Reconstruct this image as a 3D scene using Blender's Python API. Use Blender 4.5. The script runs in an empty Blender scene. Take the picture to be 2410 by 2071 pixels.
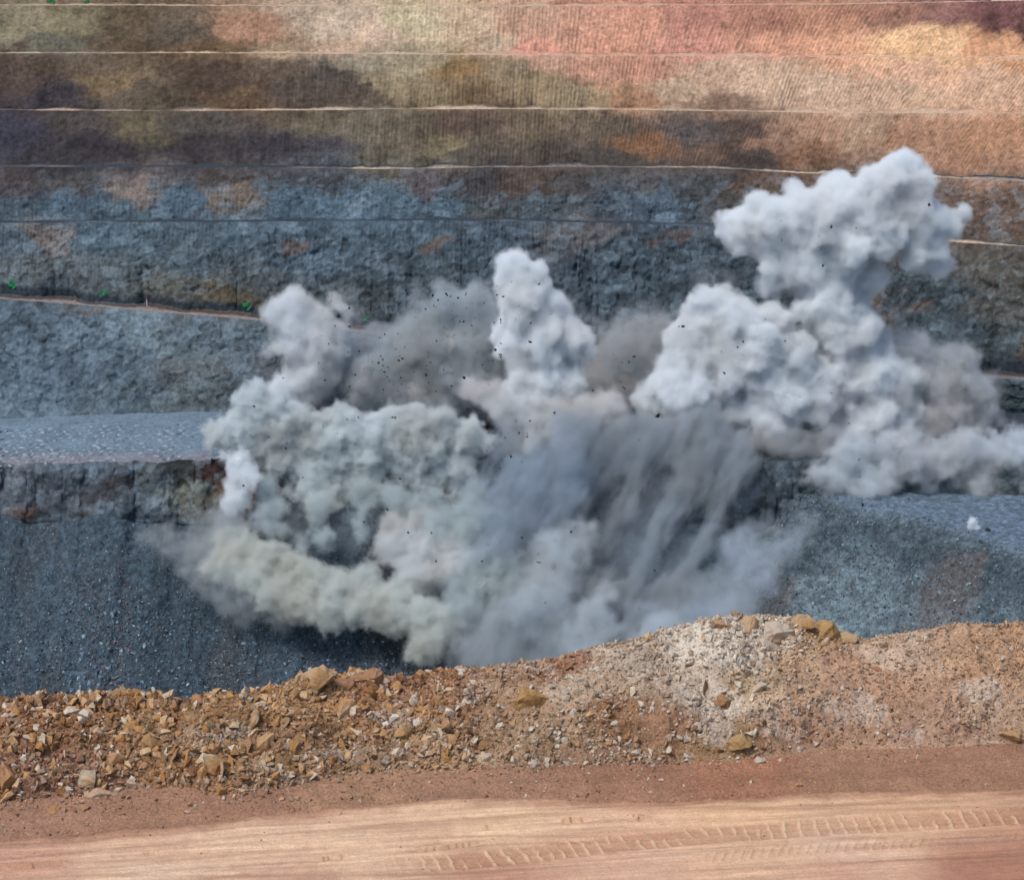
import bpy, bmesh, math, random
import numpy as np
from mathutils import Vector

# ------------------------------------------------------------------ camera, light, exposure
scene = bpy.context.scene
C = scene.collection
CAM_Z = 16.0
PITCH = math.radians(15.8)
HFOV = math.radians(24.0)
UC, VC = 1036.0, 890.5
F = UC / math.tan(HFOV / 2)
CP, SP = math.cos(PITCH), math.sin(PITCH)

cam_data = bpy.data.cameras.new('camera')
cam_data.sensor_width = 36.0
cam_data.lens = 18.0 / math.tan(HFOV / 2)
cam_data.clip_start = 0.5
cam_data.clip_end = 12000
cam = bpy.data.objects.new('camera', cam_data)
cam.location = (0, 0, CAM_Z)
cam.rotation_euler = (math.radians(90) - PITCH, 0, 0)
C.objects.link(cam)
scene.camera = cam

SUN_EL, SUN_AZ = math.radians(60), math.radians(228)     # azimuth clockwise from +Y: behind the camera, a little left
world = bpy.data.worlds.new('World')
scene.world = world
world.use_nodes = True
wn = world.node_tree
wn.nodes.clear()
wo = wn.nodes.new('ShaderNodeOutputWorld')
wb = wn.nodes.new('ShaderNodeBackground')
ws = wn.nodes.new('ShaderNodeTexSky')
ws.sky_type = 'NISHITA'
ws.sun_disc = False
ws.sun_elevation = SUN_EL
ws.sun_rotation = SUN_AZ
ws.dust_density = 2.0
wb.inputs['Strength'].default_value = 0.10
wn.links.new(ws.outputs[0], wb.inputs[0])
wn.links.new(wb.outputs[0], wo.inputs[0])

sun_data = bpy.data.lights.new('sun', 'SUN')
sun_data.energy = 2.0
sun_data.angle = math.radians(18)
sun_data.color = (1.0, 0.96, 0.90)
sun = bpy.data.objects.new('sun', sun_data)
sd = Vector((math.sin(SUN_AZ) * math.cos(SUN_EL), math.cos(SUN_AZ) * math.cos(SUN_EL), math.sin(SUN_EL)))
sun.rotation_euler = (-sd).to_track_quat('-Z', 'Y').to_euler()
sun.location = (0, 0, 200)
C.objects.link(sun)

vs = scene.view_settings
vs.view_transform = 'Standard'
vs.look = 'None'
vs.exposure = 0.75
vs.gamma = 1.0
vs.use_curve_mapping = False
cy = scene.cycles
cy.use_denoising = True
cy.max_bounces = 9
cy.diffuse_bounces = 3
cy.volume_bounces = 7
cy.volume_step_rate = 3.0
cy.transparent_max_bounces = 24
cy.use_adaptive_sampling = True
cy.adaptive_threshold = 0.03
cy.sample_clamp_indirect = 6.0

# ------------------------------------------------------------------ numeric helpers
RNG = np.random.default_rng(7)
random.seed(7)
TAB = RNG.random((64, 64, 64)).astype(np.float32)


def vnoise(x, y, z):
    xi = np.floor(x); yi = np.floor(y); zi = np.floor(z)
    fx = (x - xi).astype(np.float32); fy = (y - yi).astype(np.float32); fz = (z - zi).astype(np.float32)
    fx = fx * fx * (3 - 2 * fx); fy = fy * fy * (3 - 2 * fy); fz = fz * fz * (3 - 2 * fz)
    xi = xi.astype(np.int64) & 63; yi = yi.astype(np.int64) & 63; zi = zi.astype(np.int64) & 63
    x1 = (xi + 1) & 63; y1 = (yi + 1) & 63; z1 = (zi + 1) & 63
    a = TAB[xi, yi, zi] * (1 - fx) + TAB[x1, yi, zi] * fx
    b = TAB[xi, y1, zi] * (1 - fx) + TAB[x1, y1, zi] * fx
    c = TAB[xi, yi, z1] * (1 - fx) + TAB[x1, yi, z1] * fx
    d = TAB[xi, y1, z1] * (1 - fx) + TAB[x1, y1, z1] * fx
    a = a * (1 - fy) + b * fy
    c = c * (1 - fy) + d * fy
    return (a * (1 - fz) + c * fz) * 2 - 1          # -1..1


def fbm(x, y, z, octs=4, gain=0.5, lac=2.03):
    s = 0; amp = 1.0; tot = 0
    for i in range(octs):
        s = s + amp * vnoise(x + 17.3 * i, y + 5.1 * i, z + 9.7 * i)
        tot += amp
        amp *= gain
        x = x * lac; y = y * lac; z = z * lac
    return s / tot


def ridged(x, y, z, octs=4):
    s = 0; amp = 1.0; tot = 0
    for i in range(octs):
        s = s + amp * (1 - np.abs(vnoise(x + 7.7 * i, y + 3.1 * i, z + 1.9 * i)) * 2)
        tot += amp
        amp *= 0.5
        x = x * 2.1; y = y * 2.1; z = z * 2.1
    return s / tot


def facets(x, y, z, seed):
    """Broken rock: space cut into jittered cells, each ending in a plane of its own tilt. Returns height, cell shade, edge distance."""
    r = np.random.default_rng(seed)
    T = r.random((32, 32, 32, 7)).astype(np.float32)
    xi = np.floor(x).astype(np.int64); yi = np.floor(y).astype(np.int64); zi = np.floor(z).astype(np.int64)
    best = np.full(x.shape, 1e9, np.float32); sec = best.copy()
    ht = np.zeros(x.shape, np.float32); sh = np.zeros(x.shape, np.float32)
    for i in (-1, 0, 1):
        for j in (-1, 0, 1):
            for k in (-1, 0, 1):
                t = T[(xi + i) & 31, (yi + j) & 31, (zi + k) & 31]
                dx = x - (xi + i + t[..., 0]); dy = y - (yi + j + t[..., 1]); dz = z - (zi + k + t[..., 2])
                d = (dx * dx + dy * dy + dz * dz).astype(np.float32)
                m = d < best
                sec = np.where(m, best, np.minimum(sec, d))
                best = np.where(m, d, best)
                ht = np.where(m, (t[..., 3] - .5) + 1.1 * ((t[..., 4] - .5) * dx + (t[..., 5] - .5) * dz), ht)
                sh = np.where(m, t[..., 6], sh)
    return ht, sh, np.sqrt(sec) - np.sqrt(best)


def sstep(a, b, x):
    t = np.clip((x - a) / (b - a), 0, 1)
    return t * t * (3 - 2 * t)


def lin(c):
    c = np.asarray(c, dtype=np.float64) / 255.0
    return np.where(c <= 0.04045, c / 12.92, ((c + 0.055) / 1.055) ** 2.4)


def ray(u, v):
    a = (u - UC) / F
    b = (VC - v) / F
    return a, CP + b * SP, -SP + b * CP


def P(u, v, Y):
    """World point seen at (u, v) of a 2072 x 1781 picture when it stands Y metres in front of the camera."""
    a, dy, dz = ray(u, v)
    t = Y / dy
    return a * t, Y + 0 * a, CAM_Z + dz * t


def Yat(v, z):
    a, dy, dz = ray(0 * v, v)
    return (z - CAM_Z) / dz * dy


def to_uv(x, y, z):
    zc = y * CP - (z - CAM_Z) * SP
    up = y * SP + (z - CAM_Z) * CP
    return UC + F * x / zc, VC - F * up / zc


# ------------------------------------------------------------------ object helpers
def tag(o, label=None, cat=None, group=None, kind=None):
    if label: o['label'] = label
    if cat: o['category'] = cat
    if group: o['group'] = group
    if kind: o['kind'] = kind
    return o


def make_mesh(name, verts, faces, mat, cols=None, smooth=True):
    """verts (n,3), faces (m,3|4) arrays -> mesh data."""
    me = bpy.data.meshes.new(name)
    verts = np.ascontiguousarray(verts, dtype=np.float32)
    faces = np.ascontiguousarray(faces, dtype=np.int32)
    n, k = faces.shape
    me.vertices.add(len(verts))
    me.vertices.foreach_set('co', verts.ravel())
    me.loops.add(n * k)
    me.loops.foreach_set('vertex_index', faces.ravel())
    me.polygons.add(n)
    me.polygons.foreach_set('loop_start', np.arange(0, n * k, k, dtype=np.int32))
    me.polygons.foreach_set('loop_total', np.full(n, k, dtype=np.int32))
    me.polygons.foreach_set('use_smooth', np.full(n, smooth, dtype=bool))
    if cols is not None:
        ca = me.color_attributes.new('Col', 'FLOAT_COLOR', 'POINT')
        c4 = np.ones((len(verts), 4), dtype=np.float32)
        c4[:, :3] = cols
        ca.data.foreach_set('color', c4.ravel())
    me.materials.append(mat)
    me.update(calc_edges=True)
    return me


def link(name, me, parent=None):
    o = bpy.data.objects.new(name, me)
    C.objects.link(o)
    if parent is not None:
        o.parent = parent
    return o


def grid_faces(nr, nc):
    i = np.arange(nr * nc).reshape(nr, nc)
    return np.stack([i[:-1, :-1], i[:-1, 1:], i[1:, 1:], i[1:, :-1]], -1).reshape(-1, 4)


# ------------------------------------------------------------------ materials
def new_mat(name):
    m = bpy.data.materials.new(name)
    m.use_nodes = True
    nt = m.node_tree
    nt.nodes.clear()
    out = nt.nodes.new('ShaderNodeOutputMaterial')
    return m, nt, out


def rock_mat(name, grain_scale, grain_amount, bump_scale, bump_dist, rough=0.95, use_random=None, stretch=None, facet=None):
    """Colour attribute (or a ramp on the object's random number) times a fine grain, with fine relief."""
    m, nt, out = new_mat(name)
    N, L = nt.nodes, nt.links
    b = N.new('ShaderNodeBsdfPrincipled')
    b.inputs['Roughness'].default_value = rough
    b.inputs['Specular IOR Level'].default_value = 0.15
    L.new(b.outputs[0], out.inputs[0])
    geo = N.new('ShaderNodeNewGeometry')
    vec = geo.outputs['Position']
    if stretch:
        mp = N.new('ShaderNodeMapping')
        mp.inputs['Scale'].default_value = stretch
        L.new(vec, mp.inputs['Vector'])
        vec = mp.outputs[0]
    n1 = N.new('ShaderNodeTexNoise')
    n1.inputs['Scale'].default_value = grain_scale
    n1.inputs['Detail'].default_value = 5
    n1.inputs['Roughness'].default_value = 0.7
    L.new(vec, n1.inputs['Vector'])
    mr = N.new('ShaderNodeMapRange')
    mr.inputs['From Min'].default_value = 0.3
    mr.inputs['From Max'].default_value = 0.7
    mr.inputs['To Min'].default_value = 1 - grain_amount
    mr.inputs['To Max'].default_value = 1 + grain_amount
    L.new(n1.outputs['Fac'], mr.inputs['Value'])
    mul = N.new('ShaderNodeMix')
    mul.data_type = 'RGBA'
    mul.blend_type = 'MULTIPLY'
    mul.inputs['Factor'].default_value = 1.0
    if use_random:
        oi = N.new('ShaderNodeObjectInfo')
        cr = N.new('ShaderNodeValToRGB')
        cr.color_ramp.interpolation = 'CONSTANT'
        el = cr.color_ramp.elements
        while len(el) < len(use_random):
            el.new(0.5)
        for i, c in enumerate(use_random):
            el[i].position = i / len(use_random)
            el[i].color = (*lin(c), 1)
        L.new(oi.outputs['Random'], cr.inputs[0])
        src = cr.outputs[0]
    else:
        at = N.new('ShaderNodeAttribute')
        at.attribute_name = 'Col'
        src = at.outputs['Color']
    L.new(src, mul.inputs[6])
    cmb = N.new('ShaderNodeCombineColor')
    for i in range(3):
        L.new(mr.outputs[0], cmb.inputs[i])
    L.new(cmb.outputs[0], mul.inputs[7])
    L.new(mul.outputs[2], b.inputs['Base Color'])
    n2 = N.new('ShaderNodeTexNoise')
    n2.inputs['Scale'].default_value = bump_scale
    n2.inputs['Detail'].default_value = 6
    n2.inputs['Roughness'].default_value = 0.65
    L.new(vec, n2.inputs['Vector'])
    hsrc = n2.outputs['Fac']
    if facet:
        fs, fa, fb = facet
        wq = N.new('ShaderNodeVectorMath'); wq.operation = 'MULTIPLY_ADD'
        wq.inputs[1].default_value = (2.0, 2.0, 2.0)
        L.new(n1.outputs['Color'], wq.inputs[0]); L.new(vec, wq.inputs[2])
        vo = N.new('ShaderNodeTexVoronoi')
        vo.inputs['Scale'].default_value = fs
        vo.inputs['Detail'].default_value = 2
        L.new(wq.outputs[0], vo.inputs['Vector'])
        sx = N.new('ShaderNodeSeparateColor')
        L.new(vo.outputs['Color'], sx.inputs[0])
        m3 = N.new('ShaderNodeMapRange')
        m3.inputs['To Min'].default_value = 1 - fa
        m3.inputs['To Max'].default_value = 1 + fa
        L.new(sx.outputs[0], m3.inputs['Value'])
        mm = N.new('ShaderNodeMath'); mm.operation = 'MULTIPLY'
        L.new(mr.outputs[0], mm.inputs[0]); L.new(m3.outputs[0], mm.inputs[1])
        for i in range(3):
            L.new(mm.outputs[0], cmb.inputs[i])
        hm = N.new('ShaderNodeMath'); hm.operation = 'MULTIPLY_ADD'
        hm.inputs[1].default_value = fb
        L.new(sx.outputs[1], hm.inputs[0]); L.new(n2.outputs['Fac'], hm.inputs[2])
        hsrc = hm.outputs[0]
    bp = N.new('ShaderNodeBump')
    bp.inputs['Strength'].default_value = 1.0
    bp.inputs['Distance'].default_value = bump_dist
    L.new(hsrc, bp.inputs['Height'])
    L.new(bp.outputs[0], b.inputs['Normal'])
    return m


def plain_mat(name, rgb, rough=0.8):
    m, nt, out = new_mat(name)
    b = nt.nodes.new('ShaderNodeBsdfPrincipled')
    b.inputs['Roughness'].default_value = rough
    b.inputs['Specular IOR Level'].default_value = 0.2
    n = nt.nodes.new('ShaderNodeTexNoise')
    n.inputs['Scale'].default_value = 3.0
    mx = nt.nodes.new('ShaderNodeMix')
    mx.data_type = 'RGBA'
    c = lin(rgb)
    mx.inputs[6].default_value = (*(c * 0.8), 1)
    mx.inputs[7].default_value = (*np.minimum(c * 1.2, 0.9), 1)
    nt.links.new(n.outputs['Fac'], mx.inputs[0])
    nt.links.new(mx.outputs[2], b.inputs['Base Color'])
    nt.links.new(b.outputs[0], out.inputs[0])
    return m


def dust_mat(name, rgb):
    m, nt, out = new_mat(name)
    b = nt.nodes.new('ShaderNodeBsdfDiffuse')
    c = lin(rgb)
    b.inputs['Color'].default_value = (*c, 1)
    b.inputs['Roughness'].default_value = 1.0
    nt.links.new(b.outputs[0], out.inputs['Surface'])
    return m


def veil_mat(name, rgb, density):
    m, nt, out = new_mat(name)
    b = nt.nodes.new('ShaderNodeVolumePrincipled')
    c = lin(rgb)
    b.inputs['Color'].default_value = (*c, 1)
    b.inputs['Density'].default_value = density
    b.inputs['Anisotropy'].default_value = 0.0
    nt.links.new(b.outputs[0], out.inputs['Volume'])
    return m


# ------------------------------------------------------------------ PIT WALL
ALB = 0.62      # photograph's wall tones are turned into albedo with this factor
WALL_COLOURS = np.array([
    # u, v, r, g, b
    (30, -60, 110, 80, 65), (600, -60, 140, 110, 90), (1200, -60, 150, 95, 80), (1800, -60, 130, 80, 70),
    (30, 50, 118, 112, 88), (150, 50, 112, 106, 80), (120, 90, 95, 95, 82), (250, 50, 92, 80, 60), (250, 90, 92, 78, 58), (370, 60, 88, 80, 68),
    (430, 90, 100, 80, 55), (500, 50, 150, 112, 86), (600, 20, 158, 140, 118), (580, 95, 135, 115, 90), (680, 50, 165, 148, 128), (700, 90, 165, 140, 115), (780, 60, 172, 150, 128),
    (850, 50, 165, 155, 122), (960, 50, 170, 148, 118), (1040, 40, 168, 132, 108), (1040, 80, 165, 145, 120), (1110, 60, 172, 128, 104), (1100, 100, 185, 112, 92), (1180, 60, 182, 116, 92),
    (1280, 50, 182, 112, 88), (1250, 95, 190, 118, 92), (1400, 40, 160, 108, 92), (1400, 95, 182, 110, 92), (1550, 40, 152, 104, 84), (1560, 95, 180, 128, 100), (1650, 40, 158, 112, 85),
    (1680, 95, 192, 140, 105), (1800, 30, 140, 98, 80), (1820, 85, 196, 156, 110), (1900, 90, 198, 158, 112), (1900, 30, 122, 84, 78), (2000, 30, 108, 68, 70), (2060, 60, 105, 68, 68), (2050, 110, 190, 140, 98), (1980, 95, 180, 130, 90),
    (30, 170, 80, 66, 60), (60, 130, 85, 72, 62), (120, 200, 66, 62, 72), (200, 140, 98, 84, 68), (230, 165, 112, 95, 68), (300, 190, 88, 78, 64), (450, 160, 80, 66, 56), (480, 195, 96, 76, 56),
    (560, 140, 98, 84, 68), (600, 190, 84, 74, 66), (690, 150, 78, 72, 68), (740, 185, 82, 72, 64), (730, 130, 130, 122, 104), (800, 170, 128, 116, 90), (850, 130, 140, 130, 104), (900, 190, 122, 108, 80),
    (930, 140, 128, 102, 62), (960, 195, 108, 90, 64), (1060, 140, 120, 108, 84), (1120, 160, 128, 112, 82), (1120, 130, 165, 112, 92), (1220, 140, 170, 108, 85), (1190, 195, 132, 118, 90), (1300, 150, 172, 122, 98), (1290, 200, 150, 112, 80), (1370, 180, 165, 140, 115),
    (1450, 205, 118, 95, 78), (1450, 150, 172, 142, 118), (1550, 160, 178, 150, 125), (1680, 180, 176, 148, 124), (1800, 150, 190, 148, 118), (1800, 200, 172, 142, 116), (2000, 170, 182, 146, 118),
    (30, 280, 58, 60, 78), (100, 320, 58, 56, 64), (200, 250, 76, 70, 68), (200, 300, 60, 56, 66), (280, 250, 92, 86, 66), (400, 290, 64, 60, 66), (400, 250, 78, 74, 70), (550, 300, 64, 62, 72), (620, 250, 98, 90, 72), (640, 300, 74, 72, 80),
    (730, 260, 104, 98, 84), (780, 320, 95, 88, 74), (850, 260, 92, 84, 70), (900, 300, 108, 100, 74), (950, 250, 88, 74, 66), (960, 320, 84, 78, 70), (1100, 260, 102, 90, 72), (1120, 310, 84, 76, 70), (1250, 260, 92, 82, 70), (1260, 320, 76, 72, 68),
    (1320, 290, 116, 82, 56), (1400, 270, 84, 78, 78), (1420, 310, 92, 74, 62), (1500, 260, 82, 68, 62), (1510, 320, 74, 66, 64), (1560, 280, 120, 92, 74), (1650, 260, 152, 118, 94), (1640, 320, 118, 86, 62), (1760, 270, 148, 122, 98), (1850, 280, 145, 108, 82), (2000, 280, 158, 116, 84), (2000, 340, 150, 108, 80),
    (30, 365, 72, 62, 64), (30, 420, 66, 84, 98), (120, 370, 74, 72, 74), (130, 400, 58, 86, 108), (200, 410, 58, 84, 104), (280, 385, 112, 98, 92), (270, 430, 62, 88, 104), (380, 400, 56, 88, 112), (470, 395, 108, 92, 80), (480, 365, 70, 64, 64), (560, 410, 62, 92, 112),
    (650, 370, 70, 72, 78), (680, 410, 68, 100, 122), (780, 400, 66, 94, 112), (850, 365, 88, 78, 82), (900, 410, 58, 86, 106), (980, 370, 64, 60, 64), (1000, 420, 72, 74, 78), (1080, 380, 84, 68, 58), (1100, 430, 66, 76, 84), (1180, 390, 78, 74, 76), (1230, 400, 60, 76, 92), (1300, 370, 82, 80, 84), (1330, 420, 56, 78, 98), (1420, 390, 70, 74, 78), (1540, 380, 96, 76, 64), (1600, 430, 80, 72, 68), (1900, 400, 112, 84, 68), (2050, 420, 106, 78, 62), (1950, 470, 98, 78, 66),
    (30, 480, 74, 92, 106), (115, 475, 112, 98, 92), (200, 470, 62, 88, 106), (300, 480, 66, 90, 106), (400, 520, 68, 86, 98), (500, 480, 66, 92, 110), (600, 510, 64, 88, 106), (800, 480, 66, 90, 108), (820, 530, 66, 80, 90), (1000, 480, 62, 84, 102), (1000, 560, 60, 78, 90), (1180, 470, 96, 90, 92), (1150, 560, 58, 74, 88), (1250, 500, 60, 80, 96), (1330, 540, 60, 78, 92), (1400, 600, 58, 74, 86), (2000, 530, 92, 84, 76), (1880, 600, 62, 76, 86), (2040, 620, 84, 82, 78), (1950, 680, 60, 76, 86), (2060, 720, 70, 80, 84),
    (60, 560, 84, 90, 92), (250, 560, 80, 88, 92), (300, 600, 90, 90, 84), (100, 592, 66, 76, 84), (430, 605, 98, 82, 58), (500, 560, 76, 84, 88), (700, 600, 72, 80, 84), (900, 620, 62, 76, 88),
    (50, 660, 72, 94, 112), (150, 680, 84, 106, 124), (250, 660, 100, 120, 134), (220, 720, 74, 96, 114), (330, 690, 88, 104, 114), (360, 740, 96, 100, 106), (100, 760, 70, 92, 112), (260, 790, 74, 94, 108), (400, 790, 82, 92, 96), (430, 700, 82, 100, 112), (480, 760, 76, 88, 98), (60, 810, 86, 112, 132), (500, 800, 70, 84, 96), (800, 760, 62, 78, 92), (1400, 780, 60, 76, 88), (1950, 780, 66, 80, 88), (2050, 820, 64, 80, 84),
    (0, 960, 94, 100, 112), (60, 1000, 84, 92, 104), (120, 980, 62, 70, 82), (180, 960, 80, 94, 110), (230, 985, 62, 58, 66), (180, 1020, 84, 84, 92), (300, 960, 72, 78, 84), (300, 1010, 88, 100, 112), (370, 955, 54, 58, 56), (375, 1000, 106, 106, 94), (430, 960, 72, 48, 44), (450, 1010, 96, 90, 82), (500, 1000, 64, 66, 72), (250, 1040, 56, 70, 84), (100, 1040, 62, 68, 78), (800, 1000, 54, 68, 80), (1400, 1000, 52, 64, 76),
], dtype=np.float64)
red_ = (WALL_COLOURS[:, 2] > 150) & (WALL_COLOURS[:, 2] - WALL_COLOURS[:, 3] > 52)
WALL_COLOURS[red_, 3] += 15
WALL_COLOURS[red_, 4] += 13


def idw(u, v, table, power=5.0, vs=2.2):
    """Colours spread from their places on the wall (benches are wider than tall, hence vs)."""
    n = u.size
    out = np.zeros((n, 3))
    lc = lin(table[:, 2:5])
    U, V = u.ravel(), v.ravel()
    for a in range(0, n, 40000):
        d2 = (U[a:a + 40000, None] - table[None, :, 0]) ** 2 + ((V[a:a + 40000, None] - table[None, :, 1]) * vs) ** 2
        w = 1.0 / (d2 + 160.0) ** (power / 2)
        w /= w.sum(1, keepdims=True)
        out[a:a + 40000] = w @ lc
    return out.reshape(u.shape + (3,))


ug = np.arange(-280, 2352, 2.5)
NC = len(ug)


def pl(*pts):
    a = np.array(pts, dtype=np.float64)
    return np.interp(ug, a[:, 0], a[:, 1])


crest_v = [
    pl((0, -92), (2072, -100)),
    pl((0, 12), (1036, 14), (1700, 10), (2072, 3)),
    pl((0, 109), (600, 109), (1036, 113), (1500, 115), (2072, 120)),
    pl((0, 224), (400, 226), (600, 224), (850, 222), (1036, 222), (1300, 224), (1500, 226), (1650, 229), (2072, 231)),
    pl((0, 338), (500, 339), (720, 343), (850, 342), (1000, 339), (1400, 340), (1500, 343), (1620, 351), (1800, 356), (1900, 360), (2072, 368)),
    pl((0, 452), (300, 450), (600, 450), (900, 447), (1100, 449), (1350, 456), (1450, 460), (1900, 488), (2072, 500)),
    pl((-300, 590), (0, 606), (150, 617), (300, 630), (450, 642), (560, 653), (720, 672), (900, 690), (1200, 715), (1600, 740), (2072, 770)),
]
crest_Y = [744, 728, 712, 696, 680, 664, 641]
bench_w = [14, 5.0, 5.0, 5.5, 5.0, 3.5, 8.0]
bend = 34 * sstep(1350, 2350, ug) ** 1.0
wob = 2.5 * np.sin(ug / 260.0 + 1.0) + 1.2 * np.sin(ug / 90.0)

rows = []      # each: (x, y, z) arrays of NC
segs = []      # (name, first row, last row, kind of surface)


def row_at(v, Y):
    x, y, z = P(ug, v, Y)
    return np.stack([x, y, z], -1)


def loft(a, b, n, ease=None):
    for i in range(1, n + 1):
        t = i / n
        if ease: t = ease(t)
        rows.append(a * (1 - t) + b * t)


cur = None
for k in range(len(crest_Y)):
    crest = row_at(crest_v[k], crest_Y[k] - bend + wob * (1 - 0.1 * k))
    back = crest.copy()
    nz0 = fbm(ug / 60.0, 0 * ug + 3.3 * k, 0 * ug, 4)
    back[:, 1] += bench_w[k] * (0.8 + .6 * nz0)
    back[:, 2] += 0.15 + (0 if k == 6 else 1.3) * np.clip(nz0, 0, 1)
    if k == 0:
        rows.append(back)
        start = 0
    else:
        s = len(rows) - 1
        h = {5: 56, 6: 74}.get(k, 52)
        loft(cur, back, h)
        segs.append(('bench_wall', s, len(rows) - 1, k))
    s = len(rows) - 1
    loft(back, crest, 6)
    segs.append(('bench_ground', s, len(rows) - 1, k))
    cur = crest
# lower face down to the blast bench, the bench top, its front face and the scree below it
vb = pl((0, 848), (200, 840), (400, 834), (600, 830), (2072, 835))
toe = row_at(vb, 621 - 0.3 * bend)
s = len(rows) - 1
loft(cur, toe, 92)
segs.append(('bench_wall', s, len(rows) - 1, 7))
vf = pl((0, 941), (100, 938), (200, 936), (320, 936), (450, 931), (2072, 935))
vf = vf + 5 * fbm(ug / 40.0, 0 * ug + 3, 0 * ug, 4)
front = row_at(vf, Yat(vf, toe[:, 2]))
front[:, 2] = toe[:, 2]
s = len(rows) - 1
loft(toe, front, 40)
segs.append(('blast_bench_ground', s, len(rows) - 1, 8))
vt = pl((0, 1050), (250, 1052), (450, 1075), (2072, 1080))
vt0 = vt.copy()
vt = vt + 16 * fbm(ug / 70.0, 0 * ug + 8, 0 * ug, 4)
ftoe = row_at(vt, front[:, 1] - 6.5)
s = len(rows) - 1
loft(front, ftoe, 48)
segs.append(('bench_wall', s, len(rows) - 1, 9))
foot = row_at(vt0, front[:, 1].mean() + 0 * ug - 6.5)
foot[:, 1] -= 62
foot[:, 2] -= 47
s = len(rows) - 1
loft(ftoe, foot, 120)
segs.append(('scree_terrain', s, len(rows) - 1, 10))

G = np.stack(rows, 0)                  # rows x columns x 3
NR = G.shape[0]
Ug, Vg = to_uv(G[..., 0], G[..., 1], G[..., 2])
# normals of the smooth wall
du = np.gradient(G, axis=1)
dv = np.gradient(G, axis=0)
nrm = np.cross(du, dv)
nrm /= np.linalg.norm(nrm, axis=-1, keepdims=True) + 1e-9
nrm *= np.sign(nrm[..., 2:3] - nrm[..., 1:2] + 1e-6)
X, Y, Z = G[..., 0], G[..., 1], G[..., 2]
seg_id = np.zeros((NR, 1))
tt = np.zeros((NR, 1))
for nm, a, b, k in segs:
    idx = np.arange(a, b + 1)
    code = k if nm == 'bench_wall' else (20 + k)
    seg_id[idx] = code
    tt[idx, 0] = (idx - a) / (b - a)
is_face = (seg_id < 20)
hard = sstep(300, 420, Vg + 60 * fbm(X * .02, Y * .02, Z * .02, 3))             # hard blocky rock lower down, scraped weathered ground above
mott_w = fbm(X * .3, Y * .3, Z * .3, 3)
big = fbm(X * 0.06, Y * 0.06, Z * 0.08, 4)
blk = ridged(X * 0.10 + big, Y * 0.1, Z * 0.13, 5)
fine = fbm(X * 0.5, Y * 0.5, Z * 0.5, 3)
gully = fbm(X * 0.25, Y * 0.1, Z * 0.035, 4)
fw = .5 * mott_w
f1h, f1s, f1e = facets(X * .24 + fw, Y * .24, Z * .34 + X * .05, 11)
f2h, f2s, f2e = facets(X * .62 + fw, Y * .62, Z * .8 - X * .1, 12)
amp_edge = np.where(is_face, np.minimum(1, np.minimum(tt, 1 - tt) * 6 + 0.18), 0.15)
disp = amp_edge * (1.4 * big + (0.3 + .5 * hard) * blk + (.2 + .5 * hard) * f1h + (.15 + .3 * hard) * f2h + 0.25 * fine * (0.5 + hard) + 0.6 * gully)
# scrape marks left by the digger's teeth
slant = 0.06 + 0.0007 * np.clip(Ug - 1100, 0, 2000)
ph = (Ug + slant * (Vg - 100) + 2 * fbm(X * .05, Y * .05, Z * .03, 2)) / 8.0 + .5 * vnoise(X * 0.35, 0 * X, Z * 0.03)
gm = sstep(-.30, .35, fbm(X * .03 + 40, Y * .03, Z * .05, 3) + 0.25)
gmask = (1 - hard) * sstep(350, 1000, Ug) * gm + 0.55 * hard * sstep(345, 370, Vg) * (1 - sstep(440, 620, Vg)) * gm + 0.22 * hard * gm
gmask = gmask * np.where(is_face & (seg_id <= 6), 1, 0)
groove = np.sin(ph * 2 * math.pi)
groove = groove * 0.6 + 0.4 * np.abs(groove)
disp = disp + 0.30 * gmask * groove * (.5 + .8 * sstep(-.3, .4, fbm(X * .12, Y * .1, Z * .1 + 7, 3))) * np.minimum(1, amp_edge * 2)
# smaller motion on flat ground
flat = ~is_face
gd = 0.22 * fbm(X * .4, Y * .4, Z * .4, 3) + .28 * fbm(X * 1.1, Y * 1.1, Z * 1.1, 3)
disp = np.where(flat & (seg_id < 30), gd, disp)
disp = np.where(seg_id == 28, 0.22 * fine + 0.25 * fbm(X * .15, Y * .15, Z, 3), disp)
sc_d = 1.1 * big + 0.5 * fine + 0.8 * fbm(X * .12, Y * .03, Z * .03, 3) + 0.35 * fbm(X * 1.1, Y * 1.1, Z * 1.1, 2)
disp = np.where(seg_id == 30, sc_d, disp)
# overhanging ragged front edge of the blast bench
ff = (seg_id == 9)
disp = np.where(ff, amp_edge * (1.6 * ridged(X * .12, Y * .1, Z * .05, 4) + 0.8 * fine) + 0.2 * fine, disp)
Gd = G + nrm * disp[..., None]

# colours
mott_ = fbm(X * .1, Y * .1, Z * .1, 3)
wu = 60 * fbm(X * .03, Y * .03, Z * .05, 4) + 60 * fbm(X * .14 + Z * .05, Y * .2, Z * .2, 6, .72)
wv = 26 * fbm(X * .03 + 31, Y * .03, Z * .05, 4) + 34 * fbm(X * .14 + 9, Y * .2, Z * .2 - X * .04, 6, .72)
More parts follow.
